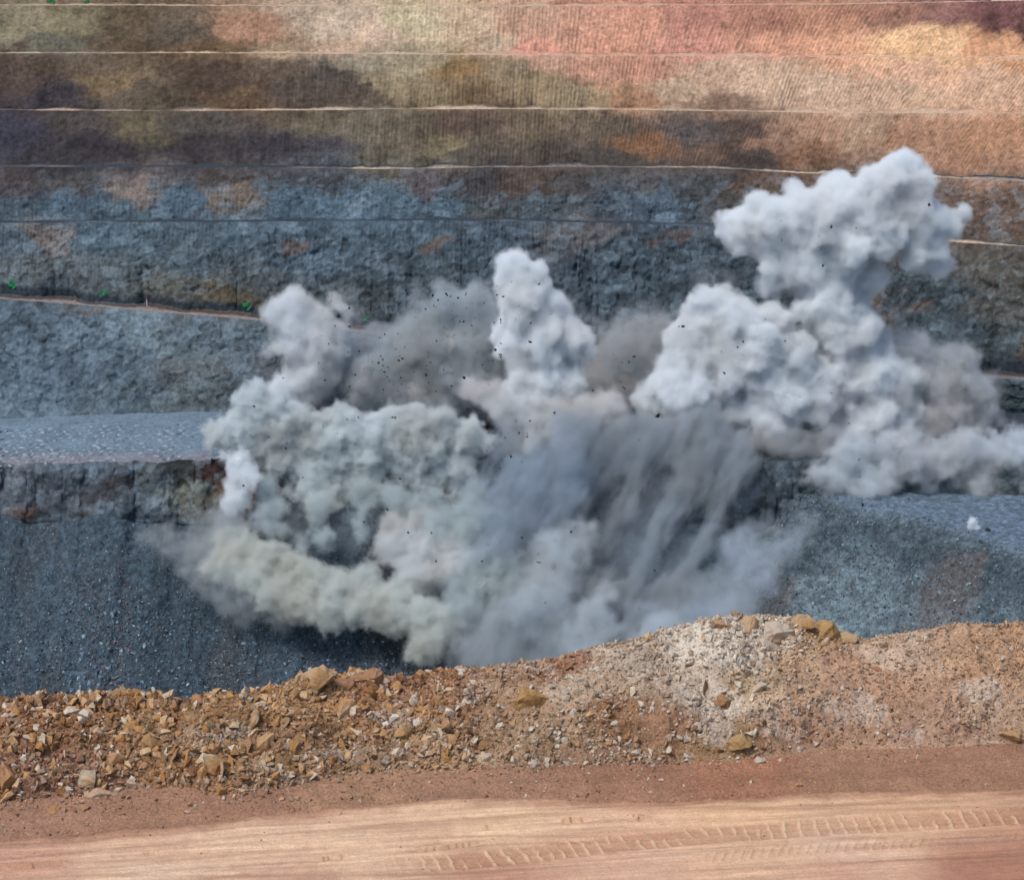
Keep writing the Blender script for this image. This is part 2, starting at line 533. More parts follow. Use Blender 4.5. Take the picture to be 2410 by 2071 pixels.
# colours are looked up where the rock stood before it was broken, so strata run through the benches
same_bench_v = Vg + np.clip(wv, -26, 26)
COL = idw(Ug + wu, same_bench_v, WALL_COLOURS)
crack = ridged(X * .22 + Z * .16 + .8 * mott_, Y * .2, Z * .42 - X * .1, 4)
fleck = ridged(X * .45 + Z * .35, Y * .4, Z * .75 - X * .25, 4)
streak = fbm(X * .9, Y * .2, Z * .12, 3)
mott = fbm(X * .16 + 3, Y * .16, Z * .22, 4)
mott2 = fbm(X * .7, Y * .7, Z * .7, 3)
lum = 1 + 0.30 * mott + 0.30 * mott2 * (0.3 + 1.0 * hard) + (.10 + .22 * hard) * (f1s - .5) + (.08 + .22 * hard) * (f2s - .5) - .16 * hard * sstep(.08, .0, f1e) + 0.12 * crack * hard + .26 * (1 - hard) * (fleck - .1) + 0.22 * streak * (1 - hard * .6) + 0.22 * gmask * groove
COL = COL * np.clip(lum, 0.35, 2.0)[..., None]
grey_ = COL.mean(-1, keepdims=True)
COL = grey_ + (COL - grey_) * (.74 - .08 * hard[..., None])
COL = COL * (1 + (1 - hard[..., None]) * np.array([.07, 0.0, -.07]))
COL = COL * (1.30 - .16 * hard[..., None])
COL = COL * (1 + hard[..., None] * np.array([-.04, .03, .03]))
COL = COL * (1 + .10 * hard[..., None])
bl = .20 * sstep(1.25, 2.0, COL[..., 2] / (COL[..., 0] + 1e-4))[..., None]
gq_ = COL.mean(-1, keepdims=True)
COL = COL * (1 - bl) + bl * gq_ * np.array([.86, 1.02, 1.12])
COL = COL * (1 + (np.clip(gq_ / .15, .4, 1.25) ** .35 - 1) * (1 - hard[..., None]))
# rusty and pale joints through the blue rock
rust = sstep(0.33, 0.5, fbm(X * .05 + 70, Y * .05, Z * .12 - X * .03, 4)) * hard * is_face
COL = COL * (1 - 0.55 * rust[..., None]) + 0.55 * rust[..., None] * lin((118, 92, 76))
pale = sstep(0.30, 0.5, fbm(X * .12 - Z * .1, Y * .1, Z * .22 + 50, 4)) * hard * is_face
COL = COL * (1 - 0.5 * pale[..., None]) + 0.5 * pale[..., None] * lin((126, 148, 164))
fr = np.clip(.55 * sstep(.72, .80, f1s) + .5 * sstep(.80, .86, f2s), 0, .75)[..., None] * hard[..., None] * is_face[..., None] * (0.4 + .6 * sstep(-.2, .3, mott))[..., None]
COL = COL * (1 - fr) + fr * (COL * .5 + .5 * lin((136, 156, 168)))
# darker mottled band along the foot of the face above the ramp
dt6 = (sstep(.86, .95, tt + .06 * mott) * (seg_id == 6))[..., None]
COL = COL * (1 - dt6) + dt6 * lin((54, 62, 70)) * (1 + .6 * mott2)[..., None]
# bench tops: pale crushed dust
bt = np.zeros((NR, NC, 3))
bt[:] = lin((190, 168, 146))
warm = np.array([pl((0, .25), (350, .5), (420, .8), (600, .75), (1036, .95), (1500, 1.0), (2072, .9)) for _ in range(1)])[0]
for nm, a, b, k in segs:
    if nm != 'bench_ground':
        continue
    r = slice(a + 1, b + 1)
    n = fbm(X[r] * .06, Y[r] * .06, Z[r] * .1 + k, 3)
    if k <= 2: w = 0.55 + 0.4 * warm
    elif k == 3: w = 0.25 + 0.7 * warm
    elif k == 4: w = pl((0, .05), (690, .08), (730, .75), (880, .7), (1000, .2), (1500, .3), (1600, .8), (2072, .75))
    elif k == 5: w = pl((0, .05), (1400, .08), (1800, .3), (1950, .7), (2072, .75))
    else: w = 0.9 + 0 * ug
    w = np.clip(w[None, :] * (1 + .6 * fbm(X[r] * .3, Y[r] * .3, Z[r] * .3, 3)) + 0.8 * n, 0, 1)[..., None]
    base = lin((60, 70, 80)) if k in (4, 5) else COL[r]
    tq = np.linspace(0, 1, b - a)[:, None]
    w = w * sstep(.15, .6, tq + .4 * n)[..., None] if k not in (0, 6) else w
    top = lin((150, 140, 136)) if k == 6 else lin((205, 182, 160))
    if k == 6:
        base = lin((86, 74, 70))
        w = np.repeat(sstep(.3, .62, tq + .15 * n)[..., None], 1, -1)
    if k == 5:
        top = np.where((ug < 1650)[None, :, None], lin((112, 124, 134)), top)
    COL[r] = base * (1 - w) + top * w
# blast bench top: pale blue grey rock flour, pinkish along the edge
m8 = (seg_id == 28) & np.ones_like(X, bool)
pk = sstep(905, 940, Vg + 8 * fine)
c8 = lin((116, 136, 152)) * (1 - pk[..., None]) + lin((138, 132, 140)) * pk[..., None]
c8 = c8 * (1 + .25 * mott + .25 * mott2)[..., None]
muck = sstep(430, 520, Ug + 30 * fine)[..., None]
c8 = c8 * (1 - muck) + muck * lin((70, 78, 88)) * (1 + .3 * mott2)[..., None]
COL = np.where(m8[..., None], c8, COL)
# scree
m10 = (seg_id == 30) & np.ones_like(X, bool)
band = fbm(X * .06, Y * .015, Z * .015, 3)
c10 = lin((74, 90, 102))[None, None] * (1 + .30 * band + .25 * mott2)[..., None]
br = (sstep(.1, .45, fbm(X * .09 + 11, Y * .02, Z * .02, 3)))[..., None] * .45
c10 = c10 * (1 - br) + br * lin((84, 78, 74))
COL = np.where(m10[..., None], c10, COL)
COL = np.clip(COL * ALB, 0.004, 0.8)

wall_m = rock_mat('pit_rock', 0.9, 0.34, 0.9, 0.45, facet=(.9, .12, .25), stretch=(1, 1, .8))
ground_m = rock_mat('crushed_rock', 1.2, 0.45, 1.8, 0.2)
scree_m = rock_mat('scree_rock', .8, 0.55, 1.0, 0.7, facet=(.7, .25, .5))
wall_labels = {
    1: 'rusty uppermost strip of pit wall cut by the top of the frame',
    2: 'highest full bench face, olive brown turning pink and red with fine vertical scrape marks',
    3: 'second bench face down, dark brown on one side and cream with slanting scrape marks on the other',
    4: 'third bench face down, dark purplish brown rock with a tan weathered end',
    5: 'fourth bench face down, blue rock below a brown rim with rust patches and drill grooves',
    6: 'tall blue grey rock face above the sloping haul ramp with green paint marks',
    7: 'blocky blue grey rock face between the haul ramp and the drilled bench',
    9: 'low broken rock face under the front edge of the drilled bench, with pale runs of dust',
}
ground_labels = {
    0: 'flat ground along the top of the pit wall', 1: 'thin reddish bench ledge just under the top of the picture', 2: 'thin cream bench ledge between olive and brown faces',
    3: 'dusty pale bench ledge, second below the top', 4: 'grey bench ledge between brown rock and blue rock', 5: 'faint blue grey bench ledge covered by fallen stones',
    6: 'narrow brown haul ramp sloping down behind the dust',
}
wall_objs = {}
FACES_CACHE = {}
for nm, a, b, k in segs:
    nr = b - a + 1
    name = {8: 'blast_bench_ground', 10: 'scree_terrain', 6: 'ramp_road'}.get(k, nm) if nm != 'bench_wall' else 'bench_wall'
    f = FACES_CACHE.setdefault(nr, grid_faces(nr, NC))
    mat = wall_m if nm == 'bench_wall' else (scree_m if k == 10 else ground_m)
    cols = COL[a:b + 1].copy()
    if nm == 'bench_wall' or k == 10:
        cols[0] = cols[1]
    me = make_mesh(name, Gd[a:b + 1].reshape(-1, 3), f[:, ::-1], mat, cols.reshape(-1, 3))
    o = link(name, me)
    lab = wall_labels.get(k) if nm == 'bench_wall' else (ground_labels.get(k) or {8: 'pale blue drilled bench floor dotted with rows of drill cuttings', 10: 'dark blue grey scree slope below the drilled bench'}.get(k))
    tag(o, lab, kind='structure', group='benches of the pit wall' if nm in ('bench_wall', 'bench_ground') and k not in (6, 9) else None)
    wall_objs[(nm, k)] = o

# plateau behind the top, pit floor, far ground
b0 = rows[0]
pv = np.concatenate([b0[::20], b0[::20] + np.array([0, 900, 30])])
npv = len(b0[::20])
plate = link('plateau_ground', make_mesh('plateau_ground', pv, grid_faces(2, npv), ground_m, np.tile(lin((170, 120, 95)) * ALB, (len(pv), 1))))
tag(plate, 'reddish flat land behind the top of the pit', kind='structure')


# ------------------------------------------------------------------ NEAR GROUND: haul road, rubble berm
un = np.arange(-950, 3050, 3.2)
NCN = len(un)


def pn(*pts):
    a = np.array(pts, dtype=np.float64)
    return np.interp(un, a[:, 0], a[:, 1])


def row_z(v, z):
    a, dy, dz = ray(un, v)
    t = (z - CAM_Z) / dz
    return np.stack([a * t, dy * t, CAM_Z + dz * t], -1)


v_edge = pn((-420, 1745), (0, 1703), (300, 1676), (600, 1645), (850, 1622), (1100, 1616), (1300, 1624), (1500, 1614), (1700, 1600), (1900, 1602), (2072, 1598), (2500, 1580))
v_toe = pn((-420, 1660), (0, 1622), (150, 1612), (250, 1596), (370, 1590), (450, 1604), (560, 1592), (700, 1566), (850, 1556), (1000, 1552), (1150, 1548), (1300, 1545), (1500, 1535), (1700, 1515), (1900, 1510), (2072, 1500), (2500, 1480))
v_crest = pn((-420, 1425), (0, 1420), (60, 1414), (100, 1408), (200, 1402), (260, 1406), (330, 1410), (362, 1422), (400, 1408), (480, 1404), (560, 1388), (600, 1378), (640, 1362), (690, 1374), (740, 1362), (780, 1376), (820, 1372), (860, 1364), (900, 1354), (980, 1352), (1060, 1342),
             (1140, 1327), (1220, 1302), (1300, 1287), (1380, 1266), (1450, 1252), (1520, 1250), (1620, 1248), (1660, 1264), (1700, 1278), (1750, 1291), (1800, 1286), (1870, 1276), (1920, 1269), (2000, 1266), (2072, 1263), (2500, 1255))
near = row_z(1990 + 0 * un, 0.0)
edge = row_z(v_edge, 0.0)
toe_n = row_z(v_toe, 0.16)
Yc = toe_n[:, 1] + 2.3
ax, ay, az = P(un, v_crest, Yc)
crest_n = np.stack([ax, ay, az], -1)
rn = [near]
sg = []


def loft_n(b, n, name, f=None):
    s = len(rn) - 1
    a = rn[-1]
    for i in range(1, n + 1):
        t = i / n
        p = a * (1 - t) + b * t
        if f is not None: p[:, 2] += f(t)
        rn.append(p)
    sg.append((name, s, len(rn) - 1))


loft_n(edge, 210, 'road')
loft_n(toe_n, 36, 'strip')
hh = (crest_n[:, 2] - toe_n[:, 2])
loft_n(crest_n, 110, 'berm', lambda t: 0.10 * hh * math.sin(math.pi * t))
b1 = crest_n.copy(); b1[:, 1] += 1.6; b1[:, 2] -= 1.25
loft_n(b1, 20, 'back')
b2 = b1.copy(); b2[:, 1] += 3.0; b2[:, 2] -= 2.4
loft_n(b2, 14, 'back')
b3 = b2.copy(); b3[:, 1] += 120; b3[:, 2] -= 205
loft_n(b3, 60, 'back')
N3 = np.stack(rn, 0)
UN, VN = to_uv(N3[..., 0], N3[..., 1], N3[..., 2])
code = np.zeros((N3.shape[0], 1))
tn = np.zeros((N3.shape[0], 1))
for i, (nm, a, b) in enumerate(sg):
    ix = np.arange(a, b + 1)
    code[ix, 0] = {'road': 0, 'strip': 1, 'berm': 2, 'back': 3}[nm]
    tn[ix, 0] = (ix - a) / (b - a)
x, y, z = N3[..., 0], N3[..., 1], N3[..., 2]
# along-road coordinates
yaw = math.atan2(edge[-200, 1] - edge[200, 1], edge[-200, 0] - edge[200, 0])
al = x * math.cos(yaw) + y * math.sin(yaw)
ac = -x * math.sin(yaw) + y * math.cos(yaw)
sB = sstep(0, .12, tn) * (1 - sstep(.9, 1.0, tn) * .3)
rough_left = sstep(1150, 800, UN)
lump = fbm(x * 1.5, y * 1.5, z * 1.5, 4)
cre = ridged(x * 2.2, y * 2.2, z * 2.2, 4)
hb = sB * ((0.20 + 0.12 * rough_left) * lump + (0.075 + 0.055 * rough_left) * cre + 0.045 * ridged(x * 7, y * 7, z * 7, 2) + 0.02 * fbm(x * 14, y * 14, z * 14, 2))
hs = 0.055 * fbm(x * 1.5, y * 1.5, z, 4) + 0.03 * fbm(al * .4, ac * 5, z, 3) + 0.012 * fbm(x * 14, y * 14, z, 2)
# haul road: long ruts, broken crusts and one clear row of tyre lugs
hr = 0.022 * fbm(al * .25, ac * 4.5, z, 4) + 0.013 * fbm(al * .8, ac * 14, z, 4) + 0.010 * fbm(x * 12, y * 12, z, 3)


def vline(*pts):
    a = np.array(pts, dtype=np.float64)
    return np.interp(UN, a[:, 0], a[:, 1])


trk = vline((500, 1790), (820, 1748), (1000, 1735), (1200, 1712), (1400, 1692), (1600, 1676), (1800, 1666), (2072, 1652), (2500, 1625)) + 2 * fbm(al * .6, 0 * al, 0 * al + 3, 2)
dt = VN - trk
wid = 15.0
inside = sstep(wid + 4, wid - 1, np.abs(dt)) * sstep(700, 950, UN) * (0.8 + 0.2 * sstep(-.2, .2, fbm(al * .5, ac * 0, 0 * al + 9, 2)))
lug = np.abs(((UN - (0.5 + .3 * vnoise(al * .7, 0 * al, 0 * al)) * dt + 9 * vnoise(al * 1.3, 0 * al, 0 * al) + 3 * vnoise(al * 9, ac * 9, 0 * al)) / 27.0) % 1.0 - 0.5) * 2
ridge = sstep(.74, .93, lug)
ridge = ridge * sstep(-.75, -.1, vnoise(al * 2.2, ac * 3, 0 * al + 4))
hr = hr - 0.022 * inside + 0.032 * inside * ridge
trk2 = vline((300, 1812), (700, 1782), (1000, 1762), (1300, 1748), (1600, 1720), (2072, 1690))
in2 = sstep(12, 7, np.abs(VN - trk2)) * sstep(.0, .3, fbm(al * .35, 0 * al, 0 * al + 21, 2) + .2)
lug2 = np.abs(((UN + .5 * (VN - trk2)) / 19.0) % 1.0 - 0.5) * 2
hr = hr - 0.015 * in2 + 0.022 * in2 * sstep(.6, .9, lug2)


def crust(line, u0, u1, w, depth, seed):
    d = VN - line - 3.0 * fbm(al * 3, 0 * al, 0 * al + seed, 3)
    m = sstep(u0, u0 + 40, UN) * sstep(u1, u1 - 40, UN) * sstep(-.35, .15, fbm(al * 1.8, 0 * al, 0 * al + seed + 5, 3))
    return depth * m * sstep(w, 0, np.abs(d)) * np.sign(d) * -1


cr_h = crust(vline((0, 1756), (250, 1738), (330, 1722)), -100, 420, 6, .03, 1) + crust(vline((560, 1748), (1000, 1702), (1200, 1690)), 540, 1000, 6, .03, 2) \
    + crust(vline((960, 1676), (1070, 1662), (1300, 1655)), 940, 1330, 6, .035, 3) + crust(vline((1240, 1648), (1300, 1652), (1375, 1642)), 1230, 1390, 5, .05, 4) \
    + crust(vline((1390, 1648), (1440, 1646)), 1385, 1450, 4, .03, 5)
hr = hr + cr_h * 1.5
edge_fade = sstep(0, .12, 1 - tn)
hr = hr * (0.35 + 0.65 * edge_fade) * np.where(code == 0, 1, 0) + np.where(code == 0, 1 - edge_fade, 0) * hs
h = np.where(code == 0, hr, np.where(code == 1, hs, np.where(code == 2, hs * (1 - sB) + hb, 0.10 * lump + 0.04 * cre)))
N3d = N3.copy()
nz = np.where(code == 2, 0.8, 1.0)
N3d[..., 2] += h * nz
N3d[..., 1] -= h * np.where(code == 2, 0.6, 0.0)

NEAR_COLOURS = np.array([
    (50, 1470, 165, 104, 54), (200, 1440, 158, 102, 52), (300, 1480, 176, 126, 74), (100, 1560, 160, 112, 86), (400, 1500, 170, 124, 72), (650, 1400, 192, 142, 84), (600, 1520, 174, 128, 82), (760, 1390, 184, 122, 76), (900, 1380, 190, 128, 76), (1000, 1400, 186, 142, 100),
    (1150, 1400, 202, 172, 140), (1100, 1480, 194, 154, 112), (1000, 1530, 188, 146, 104), (1090, 1345, 176, 118, 84), (1300, 1320, 206, 182, 156), (1400, 1300, 222, 206, 186), (1500, 1280, 224, 208, 190), (1480, 1330, 222, 204, 182), (1250, 1450, 158, 112, 72), (1350, 1470, 160, 116, 80), (1420, 1420, 212, 192, 168), (1500, 1390, 206, 172, 130),
    (1550, 1270, 220, 202, 178), (1650, 1270, 200, 150, 88), (1600, 1350, 200, 160, 120), (1700, 1350, 196, 150, 114), (1800, 1400, 194, 148, 112), (2000, 1350, 196, 150, 108), (1800, 1330, 204, 172, 142), (1900, 1470, 184, 142, 112), (1700, 1470, 190, 144, 108), (2050, 1440, 196, 156, 120),
    (1450, 1510, 166, 124, 78), (1200, 1540, 168, 126, 94), (850, 1545, 186, 144, 102), (700, 1570, 176, 134, 98), (1620, 1500, 178, 134, 100),
    (100, 1650, 178, 132, 112), (300, 1625, 178, 132, 110), (500, 1625, 172, 126, 106), (720, 1605, 182, 138, 112), (900, 1590, 178, 134, 112), (1300, 1585, 174, 126, 104), (1500, 1575, 176, 122, 98), (1700, 1560, 174, 130, 106), (1900, 1555, 174, 128, 106),
    (60, 1720, 204, 158, 134), (300, 1700, 220, 178, 150), (500, 1700, 230, 192, 162), (1000, 1660, 234, 194, 160), (700, 1725, 228, 190, 160), (300, 1770, 232, 196, 168), (1500, 1640, 234, 190, 152), (1500, 1705, 220, 178, 148), (1800, 1635, 232, 188, 152), (1300, 1770, 218, 174, 148), (1700, 1765, 214, 168, 142), (2010, 1765, 178, 126, 104), (1000, 1775, 200, 152, 128), (600, 1790, 206, 162, 138), (1700, 1715, 222, 184, 158),
], dtype=np.float64)
NALB = 0.62
wu = 40 * fbm(x * 1.2, y * 1.2, z * 1.2, 4)
wv = 14 * fbm(x * 1.2 + 9, y * 1.2, z * 1.2, 4)
TB = NEAR_COLOURS
n_berm = [i for i in range(len(TB)) if TB[i, 0] == 1620 and TB[i, 1] == 1500][0] + 1
tabs = {0: TB[n_berm + 9:], 1: TB[n_berm:n_berm + 9], 2: TB[:n_berm], 3: TB[:n_berm]}
CN = np.zeros(N3.shape)
for cd_, tb_ in tabs.items():
    rw_ = np.where(code[:, 0] == cd_)[0]
    CN[rw_] = idw(UN[rw_] + wu[rw_], VN[rw_] + (wv[rw_] if cd_ else .4 * wv[rw_]), tb_, 3.0 if cd_ < 2 else 4.5, 1.8)
# the verge ends on the road with a crumbled, uneven line
e0 = np.where(code[:, 0] == 0)[0][-1]
mixv = sstep(-22, 6, (VN - VN[e0][None]) * -1 + 10 * fbm(al * 2, ac * 6, 0 * al + 40, 4))[..., None] * (code == 0)[..., None]
CN = CN * (1 - mixv) + mixv * lin((178, 132, 108))
m1 = fbm(x * 6, y * 6, z * 6, 3)
m2 = fbm(al * .35, ac * 6, z, 4)
m4 = fbm(al * .7, ac * 20, z + 3, 4)
m3 = fbm(x * 2.0, y * 2.0, z * 2.0, 4)
lumn = np.where(code == 0, 1 + .14 * m1 + .18 * m2 + .26 * m4, np.where(code == 1, 1 + .14 * m1 + .16 * m2 + .15 * m3, 1 + .22 * m1 + .30 * m3))
CN = CN * lumn[..., None]
# reddish damp streaks along the road and pale compacted lug ridges
red = sstep(.1, .4, fbm(al * .3 + 5, ac * 4, z, 4))[..., None] * np.where(code == 0, .28, .2)[..., None]
CN = CN * (1 - red) + red * lin((190, 142, 116))
pal = (inside * ridge * .85 * np.where(code == 0, 1, 0))[..., None]
CN = CN * (1 - pal) + pal * lin((232, 200, 168))
trd = (inside * (1 - ridge) * .5 * np.where(code == 0, 1, 0))[..., None]
CN = CN * (1 - trd) + trd * lin((178, 128, 98))
wht = (sstep(.15, .45, fbm(al * .4 + 50, ac * 5, z, 3)) * sstep(20, 8, np.abs(VN - vline((1300, 1745), (1600, 1732), (2072, 1705)))) * sstep(1250, 1500, UN) * .3 * np.where(code == 0, 1, 0))[..., None]
CN = CN * (1 - wht) + wht * lin((214, 200, 190))
# ochre and white stains in the rubble
och = (sstep(.12, .4, fbm(x * 1.7 + 20, y * 1.7, z * 1.7, 4)) * np.where(code >= 2, .35, 0) * (0.4 + .6 * rough_left))[..., None]
CN = CN * (1 - och) + och * lin((158, 108, 58))
whi = (sstep(.22, .42, fbm(x * 1.5 + 60, y * 1.5, z * 1.5, 4)) * np.where(code >= 2, .45, 0))[..., None]
CN = CN * (1 - whi) + whi * lin((216, 200, 182))
gq = CN.mean(-1, keepdims=True)
CN = gq + (CN - gq) * np.where(code == 1, .95, np.where(code >= 1, .78, .95))[..., None]
CN = CN * np.where((code == 0)[..., None], np.array([1.05, 1.05, .99]), 1.0)
road_shade = sstep(.022, .045, np.abs(cr_h)) * .55
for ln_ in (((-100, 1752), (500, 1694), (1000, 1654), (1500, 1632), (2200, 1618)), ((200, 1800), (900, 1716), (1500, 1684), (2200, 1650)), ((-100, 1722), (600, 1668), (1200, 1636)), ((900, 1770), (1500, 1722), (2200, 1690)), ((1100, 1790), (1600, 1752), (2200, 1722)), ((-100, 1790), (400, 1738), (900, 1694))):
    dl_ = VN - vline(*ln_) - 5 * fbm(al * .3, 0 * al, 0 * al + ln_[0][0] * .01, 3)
    road_shade = np.maximum(road_shade, .30 * np.exp(-(dl_ / 3.2) ** 2) * sstep(-.5, .1, fbm(al * .6, 0 * al, 0 * al + ln_[0][1] * .01, 3)))
road_shade = road_shade[..., None] * (code == 0)[..., None]
CN = CN * (1 - road_shade) + road_shade * lin((150, 106, 84))  # shade painted along crust steps and rut lines, where relief gives little
CN = CN * np.where(code >= 2, 1 + .14 * sstep(1000, 1500, UN), 1.0)[..., None]
CN = CN * np.where((code == 1)[..., None], np.array([.98, 1.01, .92]), 1.0)
CN = np.clip(CN * NALB, .01, .85)

dirt_m = rock_mat('sandy_dirt', 22, 0.42, 26, 0.035)
road_m = rock_mat('packed_dirt', 24, 0.20, 30, 0.014)


def near_part(name, r0, r1, mat, parent=None):
    nr = r1 - r0 + 1
    me = make_mesh(name, N3d[r0:r1 + 1].reshape(-1, 3), grid_faces(nr, NCN), mat, CN[r0:r1 + 1].reshape(-1, 3))
    return link(name, me, parent)


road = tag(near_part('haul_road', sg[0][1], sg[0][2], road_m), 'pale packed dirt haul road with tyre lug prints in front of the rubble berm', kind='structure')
verge = tag(near_part('road_verge_ground', sg[1][1], sg[1][2], dirt_m), 'reddish brown loose soil strip between haul road and rubble berm', kind='structure')
berm = tag(near_part('rubble_berm', sg[2][1], sg[3][2], dirt_m), 'long ochre and white rubble berm along the near edge of the pit', 'berm')
near_wall = tag(near_part('near_pit_wall', sg[4][1], sg[5][2], dirt_m), 'near side of the pit falling away behind the berm', kind='structure')

# more road behind the camera's foot, and the floor of the pit
base = near
bv = np.concatenate([base[::8] + np.array([0, -60, 0]), base[::8]])
nb = len(base[::8])
back_land = tag(link('near_ground', make_mesh('near_ground', bv, grid_faces(2, nb), road_m, np.tile(lin((200, 155, 128)) * NALB, (len(bv), 1)))), 'dirt ground continuing from the haul road', kind='structure')
fl_y = np.linspace(120, 560, 90)
fl_x = np.linspace(-230, 230, 90)
fx, fy = np.meshgrid(fl_x, fl_y)
fz = -211 + 1.5 * fbm(fx * .05, fy * .05, 0 * fx, 4)
pit = tag(link('pit_floor', make_mesh('pit_floor', np.stack([fx, fy, fz], -1).reshape(-1, 3), grid_faces(90, 90), scree_m, np.tile(lin((62, 78, 92)) * ALB, (8100, 1)))), 'dark floor of the open pit', kind='structure')

# ------------------------------------------------------------------ broken rock mound on the right, with a flat top
zt = -157.0
edge_px = [(1500, 946), (1560, 950), (1640, 985), (1700, 1025), (1800, 1038), (1900, 1062), (2000, 1096), (2072, 1118), (2300, 1180), (2700, 1260)]
ex, ey = [], []
for (u_, v_) in edge_px:
    a_, dy_, dz_ = ray(float(u_), float(v_))
    t_ = (zt - CAM_Z) / dz_
    ex.append(a_ * t_); ey.append(dy_ * t_)
E = np.stack([ex, ey], -1)
mx = np.arange(20, 215, .5); my = np.arange(430, 612, .5)
MX, MY = np.meshgrid(mx, my)
dist = np.full(MX.shape, 1e9); side = np.zeros(MX.shape)
for i in range(len(E) - 1):
    p0, p1 = E[i], E[i + 1]
    dx, dy_ = p1 - p0
    L2 = dx * dx + dy_ * dy_
    t_ = np.clip(((MX - p0[0]) * dx + (MY - p0[1]) * dy_) / L2, 0, 1)
    qx, qy = p0[0] + t_ * dx, p0[1] + t_ * dy_
    dd_ = np.hypot(MX - qx, MY - qy)
    cr_ = dx * (MY - qy) - dy_ * (MX - qx)
    up_ = dd_ < dist
    dist = np.where(up_, dd_, dist)
    side = np.where(up_, np.sign(cr_), side)
sgd = -dist * side                        # positive outside, towards the pit
lmp = fbm(MX * .07, MY * .07, 0 * MX + 2, 4)
fnm = fbm(MX * .6, MY * .6, 0 * MX + 5, 3)
soft_d = np.log1p(np.exp(np.clip((sgd + 2.5 * lmp) / 3.0, -30, 30))) * 3.0
MZ = zt - .82 * soft_d + .35 * fnm + 1.0 * lmp * sstep(0, 6, soft_d) + .8 * ridged(MX * .12, MY * .12, 0 * MX, 4) * sstep(1, 6, soft_d)
MZ = MZ + 3.4 * np.exp(-(((MX - E[1, 0] - 5) / 12) ** 2 + ((MY - E[1, 1] + 2) / 9) ** 2))
mh, ms, me_ = facets(MX * .35, MY * .35, MZ * .4, 22)
MZ = MZ + (.9 * mh + .5 * fbm(MX * .3, MY * .3, 0 * MX, 3)) * sstep(0, 3, soft_d)
MZ = np.maximum(MZ, -212)
MU, MV = to_uv(MX, MY, MZ)
top = sstep(2.5, .3, soft_d)
cm = lin((104, 120, 128))[None, None] * (1 + .4 * lmp + .4 * fnm)[..., None]
diag = fbm(MX * .09 + MY * .06, (MX - MY) * .012, 0 * MX + 8, 4)
tl = (sstep(.12, .38, diag) * sstep(4, 14, soft_d) * .75)[..., None]
streaks = fbm((MX * .8 + MY * .6) * .35, (MX * .6 - MY * .8) * .04, 0 * MX + 4, 4)
mh, ms, me_ = facets(MX * .45, MY * .45, MZ * .5, 21)
cm = cm * (1 + .45 * streaks + .35 * (ms - .5))[..., None]
cm = cm * (1 - tl) + tl * lin((146, 172, 180))
br = (sstep(.1, .4, fbm(MX * .05 + 33, MY * .05, 0 * MX, 4)) * .5)[..., None]
crs = (sstep(1, 4, soft_d) * sstep(16, 7, soft_d))[..., None] * .6
cm = cm * (1 - crs) + crs * lin((66, 80, 90)) * (1 + .5 * fnm)[..., None]
cm = cm * (1 - br) + br * lin((122, 112, 108))
cm = cm * (1 - top[..., None]) + top[..., None] * lin((112, 130, 148)) * (1 + .2 * fnm)[..., None]
dk = np.exp(-(((MX - E[1, 0] - 5) / 16) ** 2 + ((MY - E[1, 1] + 2) / 12) ** 2))[..., None]
cm = cm * (1 - .8 * dk) + .8 * dk * lin((60, 60, 68))
mound = tag(link('mound_terrain', make_mesh('mound_terrain', np.stack([MX, MY, MZ], -1).reshape(-1, 3), grid_faces(len(my), len(mx)), scree_m, np.clip(cm * ALB, .004, .8).reshape(-1, 3))),
            'blue grey mound of broken rock with a flat pale top beside the dust', kind='structure')

# ------------------------------------------------------------------ STONES
def stone_mesh(name, mat, npts, el, seed, cols=None):
    r = random.Random(seed)
    bm = bmesh.new()
    for i in range(npts):
        v = Vector((r.gauss(0, 1), r.gauss(0, 1), r.gauss(0, 1))).normalized() * r.uniform(.8, 1.05)
        bm.verts.new((v.x * el[0], v.y * el[1], v.z * el[2]))
    res = bmesh.ops.convex_hull(bm, input=bm.verts)
    junk = [e for e in res['geom_interior'] if isinstance(e, bmesh.types.BMVert)]
    if junk: bmesh.ops.delete(bm, geom=junk, context='VERTS')
    bmesh.ops.recalc_face_normals(bm, faces=bm.faces)
    me = bpy.data.meshes.new(name)
    bm.to_mesh(me)
    bm.free()
    if mat: me.materials.append(mat)
    return me


def rugged(me, seed, amp):
    """Break the flat faces of a stone into chips."""
    bm = bmesh.new()
    bm.from_mesh(me)
    bmesh.ops.triangulate(bm, faces=bm.faces)
    bmesh.ops.subdivide_edges(bm, edges=bm.edges, cuts=2, use_grid_fill=True)
    co = np.array([v.co[:] for v in bm.verts])
    sc = np.abs(co).max()
    q = co / sc
    d = amp * sc * (ridged(q[:, 0] * 1.8 + seed, q[:, 1] * 1.8, q[:, 2] * 1.8, 3) - .3) * .5 + amp * sc * .5 * fbm(q[:, 0] * 5 + seed, q[:, 1] * 5, q[:, 2] * 5, 2)
    for v, dd in zip(bm.verts, d):
        v.co += v.co.normalized() * float(dd)
    bmesh.ops.triangulate(bm, faces=bm.faces)
    bm.to_mesh(me)
    bm.free()
    return me


def stone_set(name, mat, n, seed, npts=(8, 12)):
    r = random.Random(seed)
    return [stone_mesh(name, mat, r.randint(*npts), (r.uniform(.8, 1.25), r.uniform(.7, 1.0), r.uniform(.55, .9)), seed * 100 + i) for i in range(n)]


def mesh_arrays(me):
    v = np.empty(len(me.vertices) * 3, np.float32)
    me.vertices.foreach_get('co', v)
    f = np.array([p.vertices[:] for p in me.polygons], np.int32)
    return v.reshape(-1, 3), f


